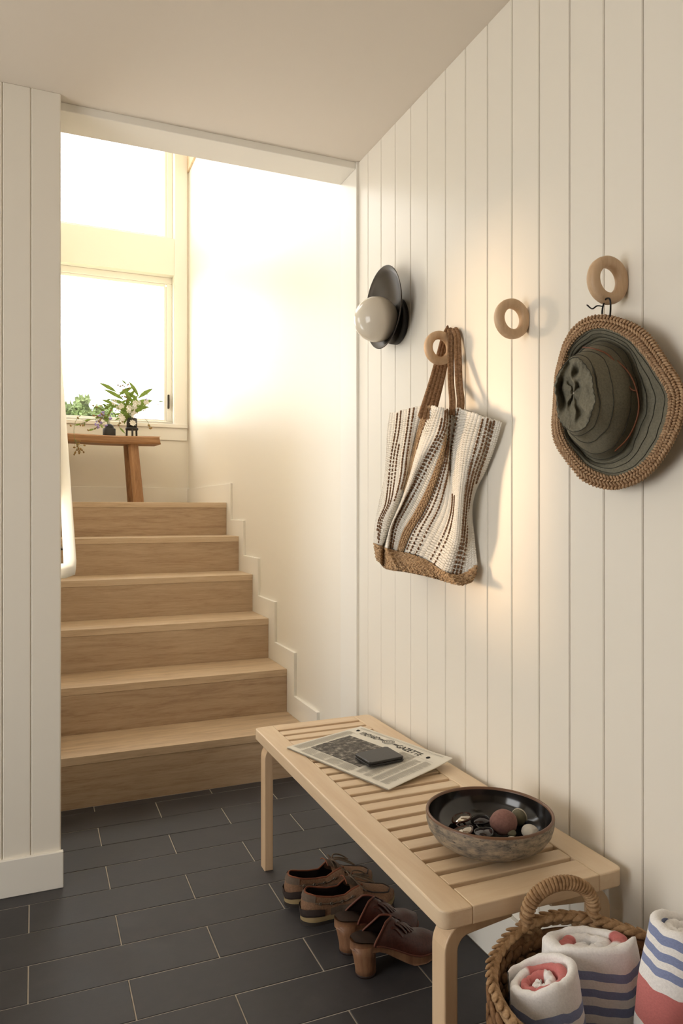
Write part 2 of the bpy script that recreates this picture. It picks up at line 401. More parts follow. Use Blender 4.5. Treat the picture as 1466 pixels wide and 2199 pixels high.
floor = struct(box('floor', (XL, YBK, -.08), (1.2, 3.01, -.0018), 'grout'))
cache = {}
P_ROW, LEN = .15565, .4565
for r in range(-1, 34):
    y1 = 2.948+P_ROW-r*P_ROW; y0 = y1-P_ROW
    y1 = min(y1, 3.0); 
    if y1-y0 < .02 or y1 < YBK+.1: continue
    xo = -.014 if r % 2 else .214
    # rows: r=1 lies between the joints at y=2.948 and 2.79
    k = -6
    while True:
        xa = xo+k*LEN; xb = xa+LEN; k += 1
        if xa > 1.10: break
        xa, xb = max(xa, XL+.01), min(xb, 1.088 if y0 < 2.44 else 1.12)
        if xb-xa < .03: continue
        w_, h_ = round(xb-xa, 4), round(y1-y0, 4)
        if (w_, h_) not in cache:
            t = box('tile', (-w_/2+.0016, -h_/2+.0016, -.008), (w_/2-.0016, h_/2-.0016, 0), 'slate', floor, .0012)
            cache[(w_, h_)] = t.data
        else:
            t = bpy.data.objects.new('tile', cache[(w_, h_)]); C.objects.link(t); t.parent = floor
        t.location = ((xa+xb)/2, (y0+y1)/2, random.uniform(-.0005, .0004))

ceil = struct(box('ceiling', (XL, YBK, CEIL), (1.2, 2.60, CEIL+.12), 'ceil'))
wr = struct(box('wall_right', (1.1038, YBK, 0), (1.2, YOP+.01, CEIL), 'wall'))
ys = [YOP]+[2.3634-.10635*k for k in range(0, 41)]
pd = {}
for a, b in zip(ys[:-1], ys[1:]):
    wd = round(a-b, 4)
    if wd not in pd: o = box('plank', (0, -wd/2+.0013, 0), (.0045, wd/2-.0013, CEIL), 'wall', wr, .0021); pd[wd] = o.data
    else: o = bpy.data.objects.new('plank', pd[wd]); C.objects.link(o); o.parent = wr
    o.location = (XW, (a+b)/2, 0)
struct(box('baseboard_right', (1.086, YBK, 0), (XW, YOP-.012, .146), 'trim', None, .002))
# pillar wall on the left, boarded
wl = struct(box('wall_left', (XL, 2.4038, 0), (.066, 2.587, CEIL), 'wall'))
xs = [.0755, -.0095, -.088]+[-.088-.1064*k for k in range(1, 20)]
for a, b in zip(xs[:-1], xs[1:]):
    wd = round(a-b, 4)
    if ('l', wd) not in pd: o = box('plank', (-wd/2+.0013, 0, .108), (wd/2-.0013, .0045, CEIL), 'wall', wl, .0021); pd[('l', wd)] = o.data
    else: o = bpy.data.objects.new('plank', pd[('l', wd)]); C.objects.link(o); o.parent = wl
    o.location = ((a+b)/2, 2.40, 0)
box('edge_board', (.066, 2.405, 0), (.0755, 2.587, CEIL), 'trim', wl, .001)
struct(box('baseboard_left', (XL, 2.388, 0), (.0825, 2.4045, .112), 'trim', None, .002))
# header lining and jamb lining of the opening
struct(box('trim_1', (.0755, 2.448, 2.414), (1.089, 2.592, CEIL), 'trim', None, .0015))
struct(box('trim_2', (1.089, 2.442, 0), (1.1225, 2.592, CEIL), 'trim', None, .0015))
# wall over the opening seen from the stairwell
struct(box('wall_over_opening', (-2.2, 2.45, CEIL+.12), (1.2, 2.60, 5.0), 'wall'))
# room behind the camera
wall_with_holes('wall_entry_side', 'x', XL-.12, XL, (YBK, 0), (2.6, CEIL), [(.15, .27, 1.65, 1.97)], 'wall')
wall_with_holes('wall_entry', 'y', YBK-.12, YBK, (XL-.12, 0), (1.2, CEIL), [], 'entrywall')
# stairwell
struct(box('wall_stair_right', (XS, 2.592, 0), (1.25, YB+.12, 5.0), 'wall'))
SW = (2.62, .9, 3.12, 2.0); SW2 = (3.2, 2.85, 4.9, 4.1)  # openings added in the unseen wall for low sun and sky light
wall_with_holes('wall_stair_left', 'x', XSL-.12, XSL, (2.587, 0), (YB, 5.0), [SW, SW2], 'wall')
wbk = wall_with_holes('wall_back', 'y', YB, YB+.14, (XSL-.12, 0), (1.25, 5.0), [(-.02, 1.832, 1.006, 2.999), (-.02, 3.285, 1.010, 4.40)], 'wall')
struct(box('ceiling_stairwell', (XSL-.12, 2.45, 5.0), (1.25, YB+.14, 5.1), 'ceil'))
struct(box('trim_3', (1.106, 4.6, 3.82), (XS, YB, 4.02), 'oak', None, .002))

def window(name, x0, z0, x1, z1, handle=False):
    root = thing(name, '', ''); del root['label']; del root['category']; root['kind'] = 'structure'
    fw = .05
    y0, y1 = YB+.075, YB+.115
    bm = bmesh.new()
    for lo, hi in (((x0, y0, z1-fw), (x1, y1, z1)), ((x0, y0, z0), (x1, y1, z0+.03)), ((x0, y0, z0+.03), (x0+fw, y1, z1-fw)), ((x1-fw+.008, y0, z0+.03), (x1, y1, z1-fw))):
        bm_box(bm, lo, hi, .003)
    from_bm('window_frame', bm, 'trim', root)
    bm = bmesh.new()
    for lo, hi in (((x0+.05, y0+.012, z1-fw-.018), (x1-fw, y1-.008, z1-fw)), ((x0+.05, y0+.012, z0+.03), (x1-fw-.012, y1-.008, z0+.045)), ((x1-fw-.012, y0+.012, z0+.03), (x1-fw+.008, y1-.008, z1-fw-.018))):
        bm_box(bm, lo, hi, .002)
    from_bm('sash', bm, 'trim', root)
    box('pane', (x0+.05, y0+.024, z0+.03), (x1-fw, y0+.028, z1-fw), 'glass', root)
    if handle:
        h = box('window_latch', (x1-fw+.012, y0-.02, z0+.13), (x1-fw+.026, y0, z0+.24), 'bronze', root, .003)
    return root
window('window_1', -.02, 1.832, 1.006, 2.999, True)
window('window_2', -.02, 3.285, 1.010, 4.40)
struct(box('trim_4', (-.02, YB-.03, 1.803), (XS-.014, YB+.075, 1.832), 'trim', None, .003))     # sill
struct(box('trim_5', (-.02, YB-.012, 1.706), (XS-.014, YB, 1.803), 'trim', None, .002))         # apron
struct(box('trim_6', (1.012, YB-.012, 1.832), (1.108, YB, 4.6), 'trim', None, .002))            # side casing
struct(box('baseboard_back', (XSL, YB-.014, LAND), (XS, YB, LAND+.13), 'trim', None, .002))

def added_side_window(name, h):
    root = thing(name, '', ''); del root['label']; del root['category']; root['kind'] = 'structure'
    bm = bmesh.new(); t = .03; xa, xb = XSL-.1, XSL-.07
    for lo, hi in (((xa, h[0], h[1]), (xb, h[2], h[1]+t)), ((xa, h[0], h[3]-t), (xb, h[2], h[3])), ((xa, h[0], h[1]), (xb, h[0]+t, h[3])), ((xa, h[2]-t, h[1]), (xb, h[2], h[3]))):
        bm_box(bm, lo, hi)
    from_bm('window_frame', bm, 'trim', root)
    box('pane', (xa+.012, h[0]+t, h[1]+t), (xa+.016, h[2]-t, h[3]-t), 'glass', root)
added_side_window('added_window_3', SW); added_side_window('added_window_4', SW2)  # unseen windows, added to admit warm sun and flood the right stair wall

# staircase
st = thing('staircase', 'pale oak staircase with solid risers climbing to a landing', 'staircase', (.58, N1, 0))
def srel(o): o.location = (-.58, -N1, 0); return o
x0, x1 = XSL+.001, 1.108
for k in range(1, 7):
    y = nos(k); zt = k*RISE
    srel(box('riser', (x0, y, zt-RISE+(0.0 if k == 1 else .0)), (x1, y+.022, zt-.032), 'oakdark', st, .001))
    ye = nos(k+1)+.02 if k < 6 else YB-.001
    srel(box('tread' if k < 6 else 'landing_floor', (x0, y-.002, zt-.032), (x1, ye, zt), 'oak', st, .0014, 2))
# stepped skirting on the stair wall
poly = []
for k in range(1, 7):
    yf = nos(k)-.10; zt = k*RISE+(.095 if k < 6 else .118)
    zprev = 0 if k == 1 else (k-1)*RISE+.095
    poly += [(yf, zprev), (yf, zt)]
poly += [(YB-.002, 6*RISE+.118), (YB-.002, 0)]
struct(extrude_poly('trim_7', poly, 'x', 1.1085, XS+.004, 'trim', None, .0015))

# handrail
hr = thing('handrail', 'white handrail on the stair side with its end returned to the wall', 'handrail', (XSL, 2.80, .94))
hs = RISE/RUN
pth = [(.012, .0, 0.0), (.05, 0.0, 0.0), (.066, .006, .004), (.07, .03, .02)]+[(.07, .03+t*2.4/12, .02+hs*t*2.4/12) for t in range(1, 13)]
rsec = [(-.021, -.018), (-.012, -.024), (.012, -.024), (.021, -.018), (.021, .018), (.012, .024), (-.012, .024), (-.021, .018)]
o = grid('rail', sweep_pts(pth, rsec, up=np.array([0, -.4, 1])), 'trim', hr, cv=True, caps=True)
for yy in (.2, 1.6):
    tube('bracket', [(.0, yy, .02+hs*yy-.09), (.05, yy, .02+hs*yy-.085), (.068, yy, .02+hs*yy-.06), (.07, yy, .02+hs*yy-.03)], .007, 'bronze', hr)

# outside: lawn and shrubs
struct(box('ground', (-12, 6.4, -.3), (16, 40, -.2), 'grass'))
def shrub(px, ytop, Y, wpx, label, seed):
    rnd = random.Random(seed)
    top = onY(px, ytop, Y); H = top[2]+.2; R = wpx/F_PX*Y*.9/2
    t = thing('shrub', label, 'shrub', (top[0], Y, -.2), 0, 'shrubs outside the stair window')
    tube('trunk', [(0, 0, 0), (.05, 0, H*.3), (0, .05, H*.6)], .06, 'bark', t, 6)
    mb = MB()
    for k in range(1500):
        a = rnd.uniform(0, 2*PI); z = rnd.uniform(.35, 1)**.8
        prof = R*math.sqrt(max(0, 1-((z-.55)/.5)**2))*(1+.25*math.sin(3*a+seed)+.2*mnoise.noise(Vector((math.cos(a)*2, math.sin(a)*2, z*5+seed))))
        rr = prof*math.sqrt(rnd.uniform(.4, 1))
        c = np.array([rr*math.cos(a), rr*math.sin(a), H*z*.98]); s = rnd.uniform(.05, .11)
        ax = nrm([rnd.gauss(0, 1), rnd.gauss(0, 1), rnd.gauss(0, 1)]); b = nrm(np.cross(ax, [rnd.gauss(0, 1), rnd.gauss(0, 1), rnd.gauss(0, 1)]))
        mb.quad([c-ax*s, c+b*s*.45, c+ax*s, c-b*s*.45])
    stuff(mb.build('foliage', 'bush', t, False))
shrub(150, 862, 13, 70, 'tall leafy shrub outside the window beside the handrail', 1)
shrub(175, 846, 15, 46, 'narrow shrub with a pointed crown outside the window', 2)
shrub(222, 868, 14, 80, 'rounded shrub outside the window behind the low black vase', 3)
shrub(205, 880, 12, 60, 'low shrub outside the window in front of the rounded one', 4)

# ================================================================== slatted bench
bx0, bx1, by0, by1, bz, bt = .664, 1.080, 1.115, 2.310, .445, .034
bench = thing('slatted_bench', 'pale birch bench with slatted top and bent legs against the boarded wall', 'bench', ((bx0+bx1)/2, (by0+by1)/2, 0))
bo = np.array([(bx0+bx1)/2, (by0+by1)/2, 0])
def brel(o): o.location = -Vector(bo); return o
RW = .063
def rail_poly(side):
    r = .018; pts = []
    xo, xi = (bx0, bx0+RW) if side < 0 else (bx1, bx1-RW)
    sg = 1 if side < 0 else -1
    arc = lambda cx, cy, a0, a1: [(cx+r*math.cos(math.radians(a0+(a1-a0)*k/6)), cy+r*math.sin(math.radians(a0+(a1-a0)*k/6))) for k in range(7)]
    if side < 0: pts = [(xi, by0)]+[(xi, by1)]+arc(xo+r, by1-r, 90, 180)+arc(xo+r, by0+r, 180, 270)
    else: pts = [(xi, by1)]+[(xi, by0)]+arc(xo-r, by0+r, 270, 360)+arc(xo-r, by1-r, 0, 90)
    return pts
for s_ in (-1, 1): brel(extrude_poly('side_rail', rail_poly(s_), 'z', bz-bt, bz, 'birch_y', bench, .0032))
ix0, ix1 = bx0+RW, bx1-RW
first, pitch, gap = 1.182, .05295, .0155
brel(box('end_rail', (ix0, by0, bz-bt), (ix1, first, bz), 'birch_x', bench, .0022, 2))
brel(box('end_rail', (ix0, first+20*pitch+gap, bz-bt), (ix1, by1, bz), 'birch_x', bench, .0022, 2))
for k in range(20):
    y = first+k*pitch+gap
    brel(box('slat', (ix0, y, bz-bt+.006), (ix1, first+(k+1)*pitch, bz-.0008), 'birch_x', bench, .0022, 2))
def bench_leg(side, ya):
    th, R = .028, .055
    xo = bx0+.016; zt = bz-bt-.0003; L = .147
    outer = [(xo, 0)]+[(xo+R-R*math.cos(a), zt-R+R*math.sin(a)) for a in np.linspace(0, PI/2, 10)]+[(xo+L, zt)]
    ri = R-th
    inner = [(xo+L, zt-th*.62), (xo+L-.006, zt-th*.66)]+[(xo+R-ri*math.cos(a), zt-R+ri*math.sin(a)) for a in np.linspace(PI/2, 0, 8)]+[(xo+th, 0)]
    p = outer+inner
    if side > 0: p = [(bx0+bx1-x, z) for x, z in p][::-1]
    bm = bmesh.new(); rings = []
    for y in (ya, ya+.046): rings.append([bm.verts.new((x, y, z)) for x, z in p])
    bm.faces.new(rings[0]); bm.faces.new(rings[1][::-1]); n = len(p)
    for i in range(n): bm.faces.new((rings[0][i], rings[1][i], rings[1][(i+1) % n], rings[0][(i+1) % n]))
    bmesh.ops.recalc_face_normals(bm, faces=bm.faces[:])
    es = [e for e in bm.edges if abs(e.verts[0].co.y-e.verts[1].co.y) < 1e-6]
    bmesh.ops.bevel(bm, geom=es, offset=.0025, segments=2, affect='EDGES', profile=.5)
    return from_bm('leg', bm, 'birch_z', bench)
for s_ in (-1, 1):
    for ya in (1.135, 2.244): brel(bench_leg(s_, ya))
# ================================================================== newspaper
A_, B_, C_, D_ = [np.array(v) for v in ((.694, 2.068, .4462), (.982, 2.165, .449), (1.066, 1.742, .4635), (.824, 1.655, .4475))]
def np_pt(u, v, h=0):
    p = (1-u)*((1-v)*A_+v*B_)+u*((1-v)*D_+v*C_)
    p = p.copy(); p[2] += .0045+.004*math.sin(PI*v)*math.sin(PI*min(1, u*1.1))+.012*max(0, v-.75)*max(0, u-.3)*4*(.6+.4*math.sin(6*u))+h
    return p
nw = thing('newspaper', 'folded newspaper lying on the slatted bench under a black wallet', 'newspaper', (A_+C_)/2*[1, 1, 0]+[0, 0, .4455])
no_ = np.array(nw.location)
def nrel(o): o.location = -Vector(no_); return o
for q, (hh, du) in enumerate(((-.0005, 0), (-.0022, .006), (-.0038, .003))):
    G = [[np_pt(i/24*(1-du), j/18, hh) for j in range(19)] for i in range(25)]
    nrel(grid('page', G, 'paper', nw))
mb = MB()
for v in np.linspace(0, 1, 14): pass
fold = [[np_pt(1+.012*math.sin(a), j/18, -.0021+.0018*math.cos(a)) for a in np.linspace(0, PI, 7)] for j in range(19)]
nrel(grid('fold', fold, 'paper', nw))
def patch(name, u0, v0, u1, v1, mat, h=.0004, n=12):
    return nrel(grid(name, [[np_pt(u0+(u1-u0)*i/n, v0+(v1-v0)*j/n, h) for j in range(n+1)] for i in range(n+1)], mat, nw))
patch('photograph', .13, .16, .645, .69, 'newsphoto')
def warp_text(name, txt, u0, v0, u1, cap, mat, shear=0, sp=1.0, yscale=None):
    cu = bpy.data.curves.new('t', 'FONT'); cu.body = txt; cu.shear = shear; cu.space_character = sp; cu.resolution_u = 3; cu.offset = .004
    t = bpy.data.objects.new('t', cu); C.objects.link(t); dg = bpy.context.evaluated_depsgraph_get()
    me = t.evaluated_get(dg).to_mesh(); V = np.array([v.co[:] for v in me.vertices]); Fc = [tuple(p.vertices) for p in me.polygons]
    t.to_mesh_clear() if hasattr(t, 'to_mesh_clear') else None
    w0, w1 = V[:, 0].min(), V[:, 0].max(); h1 = V[:, 1].max()
    out = [np_pt(u0+(x-w0)/(w1-w0)*(u1-u0), v0+max(y, 0)/h1*cap, .0006) for x, y, _ in V]
    bpy.data.objects.remove(t); bpy.data.curves.remove(cu)
    return nrel(obj(name, out, Fc, mat, nw))
warp_text('masthead', 'VINEYARD', .135, .80, .345, .085, 'ink')
warp_text('masthead', 'GAZETTE', .56, .80, .80, .085, 'ink')
mb = MB()      # seal with scrolls between the two words, ear marks
def npath(f, n, closed): return [np_pt(*f(k/(n if closed else n-1)), .0006) for k in range(n)]
uc, vc = .45, .85
for rr in (.046, .032, .014):
    pp = [(uc+rr*math.cos(a), vc+1.4*rr*math.sin(a)) for a in np.linspace(0, 2*PI, 25)]
    for a, b in zip(pp[:-1], pp[1:]):
        d = nrm(np.array([b[1]-a[1], a[0]-b[0], 0]))*.0022
        mb.quad([np_pt(a[0]-d[0], a[1]-d[1]*1.4, .0006), np_pt(b[0]-d[0], b[1]-d[1]*1.4, .0006), np_pt(b[0]+d[0], b[1]+d[1]*1.4, .0006), np_pt(a[0]+d[0], a[1]+d[1]*1.4, .0006)])
for sg in (-1, 1):
    for q in range(9):
        a = .054+.006*q; x = uc+sg*a; h = .03*abs(math.sin(q*1.3))+.006
        mb.quad([np_pt(x, vc-h, .0006), np_pt(x+.0045, vc-h+.012, .0006), np_pt(x+.0045, vc+h*.6, .0006), np_pt(x, vc+h*.4, .0006)])
ov = [np_pt(.868+.014*math.cos(a), .84+.028*math.sin(a), .0006) for a in np.linspace(0, 2*PI, 17)[:-1]]; mb.quad(ov)
for q, (du, dv, hh) in enumerate(((0, 0, .02), (.008, .012, .016), (-.008, .016, .012), (.014, -.004, .01))):
    mb.quad([np_pt(.075+du+hh*.5*math.cos(a), .865+dv+hh*math.sin(a), .0006) for a in np.linspace(0, 2*PI, 9)[:-1]])
nrel(stuff(mb.build('emblem', 'ink', nw, False)))
mb = MB(); rnd = random.Random(3)
def lines(u0, v0, u1, v1, dv=.0135):
    v = v1
    while v > v0:
        mb.quad([np_pt(u0, v, .0004), np_pt(u0, v+dv*.42, .0004), np_pt(u1-rnd.choice((0, 0, 0, .02, .04)), v+dv*.42, .0004), np_pt(u1-.002, v, .0004)][::-1]); v -= dv
for u0, u1, v0, v1 in ((.02, .115, .06, .78), (.67, .735, .06, .60), (.745, .81, .06, .70), (.82, .885, .06, .70), (.895, .965, .06, .74), (.13, .25, .02, .14), (.26, .38, .02, .14), (.39, .51, .02, .14), (.52, .645, .02, .14), (.66, .8, .64, .76)):
    lines(u0, v0, u1, v1)
for v, th_ in ((.945, .006), (.965, .003), (.775, .003)):
    mb.quad([np_pt(.05, v, .0004), np_pt(.95, v, .0004), np_pt(.95, v+th_, .0004), np_pt(.05, v+th_, .0004)])
nrel(stuff(mb.build('small_print', 'inkgrey', nw, False)))
# wallet
wc = [np.array(p) for p in ((.826, 1.866), (.940, 1.890), (.946, 1.792), (.834, 1.780))]
wl_ = thing('wallet', 'black leather bifold wallet lying on the newspaper', 'wallet', (*(sum(wc)/4), .4622))
def wallet_leaf(name, z0, z1, inset, bulge):
    ctr = sum(wc)/4; G = []
    for z, k in ((z0, .97), (z0+.001, 1), ((z0+z1)/2, 1.01), (z1-.001, 1), (z1, .97)):
        ring = []
        for a, b in zip(wc, wc[1:]+wc[:1]):
            for t in np.linspace(.06, .94, 8):
                p = (a+(b-a)*t-ctr)*k*inset; ring.append((p[0], p[1], z))
        G.append(ring)
    n = len(G[0]); V = [p for r in G for p in r]; Fc = grid_faces(len(G), n, cv=True)
    Fc.append(tuple((len(G)-1)*n+j for j in range(n))); Fc.append(tuple(range(n))[::-1])
    return obj(name, V, Fc, 'blackleather', wl_, False)
wallet_leaf('lower_leaf', 0, .006, 1.0, 0); wallet_leaf('upper_leaf', .0065, .0135, .985, .002)

# ================================================================== bowl with pebbles and glasses
BC = np.array([.893, 1.307, bz])
bowl = thing('stoneware_bowl', 'wide speckled stoneware bowl with black glazed inside on the bench', 'bowl', BC)
R0 = .1345
lathe('bowl_body', [(.0, .004), (.062, .004), (.066, 0), (.074, 0), (.078, .004), (.1, .010), (.118, .022), (.129, .038), (.1335, .054), (R0, .070)], 'stoneware', bowl, 72)
lathe('rim', [(R0, .069), (R0-.0005, .0725), (R0-.003, .0742), (R0-.0058, .0728), (R0-.0068, .069)], 'rimclay', bowl, 72)
lathe('glazed_inside', [(R0-.0066, .0695), (R0-.008, .058), (R0-.012, .044), (R0-.020, .030), (R0-.036, .0185), (.07, .0115), (.03, .010), (.0, .0098)], 'glaze', bowl, 72)
def pebble(label, px, py, z, r, mat, seed, vein=False):
    p = onZ(px, py, z); t = thing('pebble', label, 'pebble', (p[0], p[1], z-r[2])); 
    mb = MB(); mb.ell((0, 0, r[2]), (math.cos(seed), math.sin(seed), 0), r[0], r[1], r[2], (0, 0, 1), 14, 20)
    V = [np.array(v) for v in mb.V]
    V = [v*np.array([1, 1, 1])+nrm(v-[0, 0, r[2]])*.05*r[0]*mnoise.noise(Vector(v*60+seed)) for v in V]
    obj('stone', V, mb.F, mat, t, True)
    if vein:
        pts = [(r[0]*.25+.0*a, r[1]*1.03*math.cos(a), r[2]+r[2]*1.03*math.sin(a)) for a in np.linspace(-.3, PI+.3, 20)]
        R_ = Matrix.Rotation(.6, 3, 'Z'); tube('vein', [tuple(R_ @ Vector(p)) for p in pts], .0016, 'vein', t, 6)
    return t
pebble('large rough reddish pebble in the bowl', 1081, 1766, bz+.041, (.0305, .029, .026), 'pebred', .4)
pebble('grey green pebble crossed by a pale vein beside the red one', 1113, 1756, bz+.037, (.020, .016, .017), 'pebgreen', .9, True)
pebble('smooth white pebble in the bowl', 1138, 1787, bz+.034, (.025, .018, .013), 'pebwhite', 1.1)
pebble('small flat green pebble beside the white pebble', 1097, 1787, bz+.029, (.0145, .010, .007), 'pebgreen', 1.4)
pebble('tiny pale pebble at the bowl wall below the white pebble', 1098, 1803, bz+.028, (.012, .009, .006), 'pebwhite', .2)
def sunglasses(label, p1, p2, z, fm, lm, tilt, half, hh):
    a = onZ(*p1, z); b = onZ(*p2, z); c = (a+b)/2; d = b-a; L = np.linalg.norm(d[:2])
    t = thing('sunglasses', label, 'sunglasses', (c[0], c[1], z-.014), math.atan2(d[1], d[0]))
    up = np.array([0, math.cos(tilt), math.sin(tilt)]); nn = np.array([0, -math.sin(tilt), math.cos(tilt)]); base = np.array([0, 0, .014])
    for s in (-1, 1):
        cc = base+np.array([s*L/2, 0, 0]); rim = []
        for k in range(28):
            an = 2*PI*k/28; sx = abs(math.cos(an))**.75*np.sign(math.cos(an)); sy = abs(math.sin(an))**.85*np.sign(math.sin(an))
            rim.append(cc+np.array([1, 0, 0])*half*sx+up*hh*sy*(1-.12*sx*s))
        tube('lens_rim', rim, .0022, fm, t, 6, True)
        G = [[cc+(np.array(p)-cc)*q+nn*.004*(1-q*q) for p in rim] for q in (1, .7, .4, .05)]
        grid('lens', G, lm, t, cv=True)
        sd = base+np.array([s*(L/2+half), 0, 0])+up*hh*.4
        tp = [sd, sd-nn*.008+np.array([s*.004, 0, 0]), sd+np.array([-s*.03, 0, 0])-nn*.012-up*.012, sd+np.array([-s*1.75*half, 0, 0])-nn*.012-up*.014]
        tube('temple', catmull(tp, 12), .0022, fm, t, 6)
    bp = [base+np.array([-L/2+half, 0, 0])+up*hh*.35, base+up*hh*.6+nn*.002, base+np.array([L/2-half, 0, 0])+up*hh*.35]
    tube('bridge', catmull(bp, 8), .0022, fm, t, 6)
sunglasses('tortoiseshell sunglasses with bright mirrored lenses in the bowl', (993.9, 1785), (990.6, 1756), bz+.034, 'tort', 'lensA', -.28, .0225, .0205)
sunglasses('black sunglasses with dark lenses in the bowl', (1039, 1788), (1031, 1760), bz+.032, 'blackplastic', 'lensB', -.12, .0225, .0195)

# ================================================================== wall sconce
SC = np.array([XW, 2.125, 1.775])
sc = thing('wall_sconce', 'wall sconce with dark metal dish and unlit white globe on the boarded wall', 'lamp', SC)
def lathe_x(name, prof, mat, dz=0, n=56, parent=sc):      # axis along -x; prof = (radius, distance from the wall)
    return grid(name, [[(-d, r*math.cos(2*PI*k/n), dz+r*math.sin(2*PI*k/n)) for k in range(n)] for r, d in prof], mat, parent, cv=True)
lathe_x('backplate', [(0, .0), (.070, .0), (.0735, .003), (.0735, .020), (.071, .023), (.0, .023)], 'black')
DR = .131
prof = [(.0, .0205), (.03, .0215), (.06, .026), (.09, .035), (.115, .0475), (DR, .0585), (DR+.001, .0595), (DR-.0015, .060), (.113, .0505), (.09, .0385), (.06, .029), (.03, .0245), (0, .0235)]
lathe_x('dish', prof, 'bronze', .041)
mb = MB(); mb.ell((-.0815, 0, 0), (-1, 0, 0), .0725, .0725, .0725, (0, 0, 1), 28, 40); mb.build('globe', 'opal', sc)
lathe_x('globe_holder', [(.0, .02), (.03, .02), (.03, .031), (0, .031)], 'bronze', 0, 32)

# ================================================================== ring hooks
def ring_hook(label, Y, Z=1.617):
    t = thing('ring_hook', label, 'wall hook', (XW, Y, Z))
    Rm, n, m = .0365, 48, 14; G = []
    for i in range(n):
        a = 2*PI*i/n; ring = []
        for j in range(m):
            b = 2*PI*j/m; cb = math.cos(b); sb = math.sin(b)
            rr = Rm+.0118*np.sign(cb)*abs(cb)**.8; yy = .0125*np.sign(sb)*abs(sb)**.8
            x = -.0435+rr*math.cos(a); z = rr*math.sin(a)
            ring.append((min(x, 0.0), yy, z))
        G.append(ring)
    grid('ring', G, 'ringwood', t, cu=True, cv=True)
    G = [[(-.004*q, .009*math.cos(2*PI*k/16)*1.0, .013*math.sin(2*PI*k/16)) for k in range(16)] for q in (0, 1)]
    grid('mounting_pad', G, 'ringwood', t, cv=True, caps=True)
    return t
ring_hook('wooden ring hook with the straps of the woven tote over it', 1.791)
ring_hook('empty wooden ring hook between the tote and the hat', 1.452)
ring_hook('wooden ring hook with the ribbon of the olive hat around it', 1.135)

# ================================================================== woven tote bag
zt4 = lambda p: (720+p[0]/2.9725, 540+p[1]/2.9725)
cols = [
 [(348,1035),(332,1150),(325,1300),(312,1450),(280,1600),(252,1750),(245,1862)],
 [(412,1022),(398,1150),(368,1310),(348,1500),(330,1620),(285,1720),(268,1872)],
 [(492,1000),(470,1150),(446,1300),(430,1430),(395,1560),(330,1720),(290,1880)],
 [(590,988),(545,1130),(505,1280),(470,1420),(425,1570),(360,1730),(308,1888)],
 [(650,992),(580,1180),(530,1320),(480,1470),(420,1620),(355,1760),(330,1895)],
 [(700,1008),(685,1140),(595,1310),(510,1480),(440,1610),(380,1740),(350,1900)],
 [(718,1012),(705,1180),(665,1350),(600,1530),(520,1690),(450,1800),(410,1915)],
 [(735,1010),(720,1200),(712,1330),(680,1480),(630,1630),(560,1760),(480,1930)],
 [(790,1002),(745,1250),(735,1420),(745,1560),(730,1680),(680,1810),(590,1975)],
 [(880,1032),(830,1200),(805,1380),(790,1540),(780,1700),(760,1860),(690,2045)],
 [(965,1062),(925,1230),(870,1400),(838,1550),(822,1700),(808,1860),(760,2062)],
 [(1005,1075),(960,1260),(905,1420),(862,1580),(845,1720),(845,1880),(815,2060)],
 [(1060,1092),(1020,1230),(955,1400),(885,1540),(868,1660),(885,1850),(903,2000)]]
fold_d = [-.006, 0, 0, -.016, .018, .008, -.002, -.006, -.014, .016, .008, 0, -.008]
NT, NCOL = 44, len(cols)
colsT = np.array([catmull(c, NT) for c in cols])                # [col][t][2]
base_line = catmull([(262,1960),(285,1992),(330,2030),(460,2050),(600,2080),(750,2120),(830,2125),(892,2060)], 60)
def csamp(arr, s):
    i = min(int(s), NCOL-2); f = s-i; g = lambda k: arr[min(max(k, 0), NCOL-1)]
    p0, p1, p2, p3 = g(i-1), g(i), g(i+1), g(i+2)
    return .5*((2*p1)+(-p0+p2)*f+(2*p0-5*p1+4*p2-p3)*f*f+(-p0+3*p1-3*p2+p3)*f**3)
fold_a = np.array(fold_d)
def bagX(s, t):
    k = s/(NCOL-1)
    return .966+.114*k-.018*math.sin(PI*k)*(.35+.65*t)-csamp(fold_a, s)*(1-.35*t)*min(1, .4+2*t)
def bag_pt(s, t, out=0):
    i = min(int(t*(NT-1)), NT-2); f = t*(NT-1)-i
    c = csamp(colsT, s); p = c[i]*(1-f)+c[i+1]*f
    return onX(*zt4(p), bagX(s, t)-out)
bag = thing('tote_bag', 'cream woven tote bag with brown dashed stripes hanging on the boarded wall', 'bag', (1.03, 1.80, .93))
bgo = np.array(bag.location)
def grel(o): o.location = -Vector(bgo); return o
NSs = 97
sv = np.linspace(0, NCOL-1, NSs)
front = np.array([[bag_pt(s, t/(NT-1)) for t in range(NT)] for s in sv])
def back_of(p, s, t):
    k = s/(NCOL-1); d = (.003+.085*(math.sin(PI*min(1, k*1.0))**.7)*(1-.75*k))*(.45+.55*t)
    return np.array([min(p[0]+d, 1.094), p[1]+.03*math.sin(PI*k)*(1-k), p[2]])
back = np.array([[back_of(front[i, j], sv[i], j/(NT-1)) for j in range(NT)] for i in range(NSs)])
body = np.concatenate([front, back[::-1]], 0)
UVb = np.array([[(i/(NSs-1)*(1 if i < NSs else 1), j/(NT-1)) for j in range(NT)] for i in range(2*NSs)])
grel(grid('cotton_body', body, 'cotton', bag, cu=True, uv=UVb, flip=True))
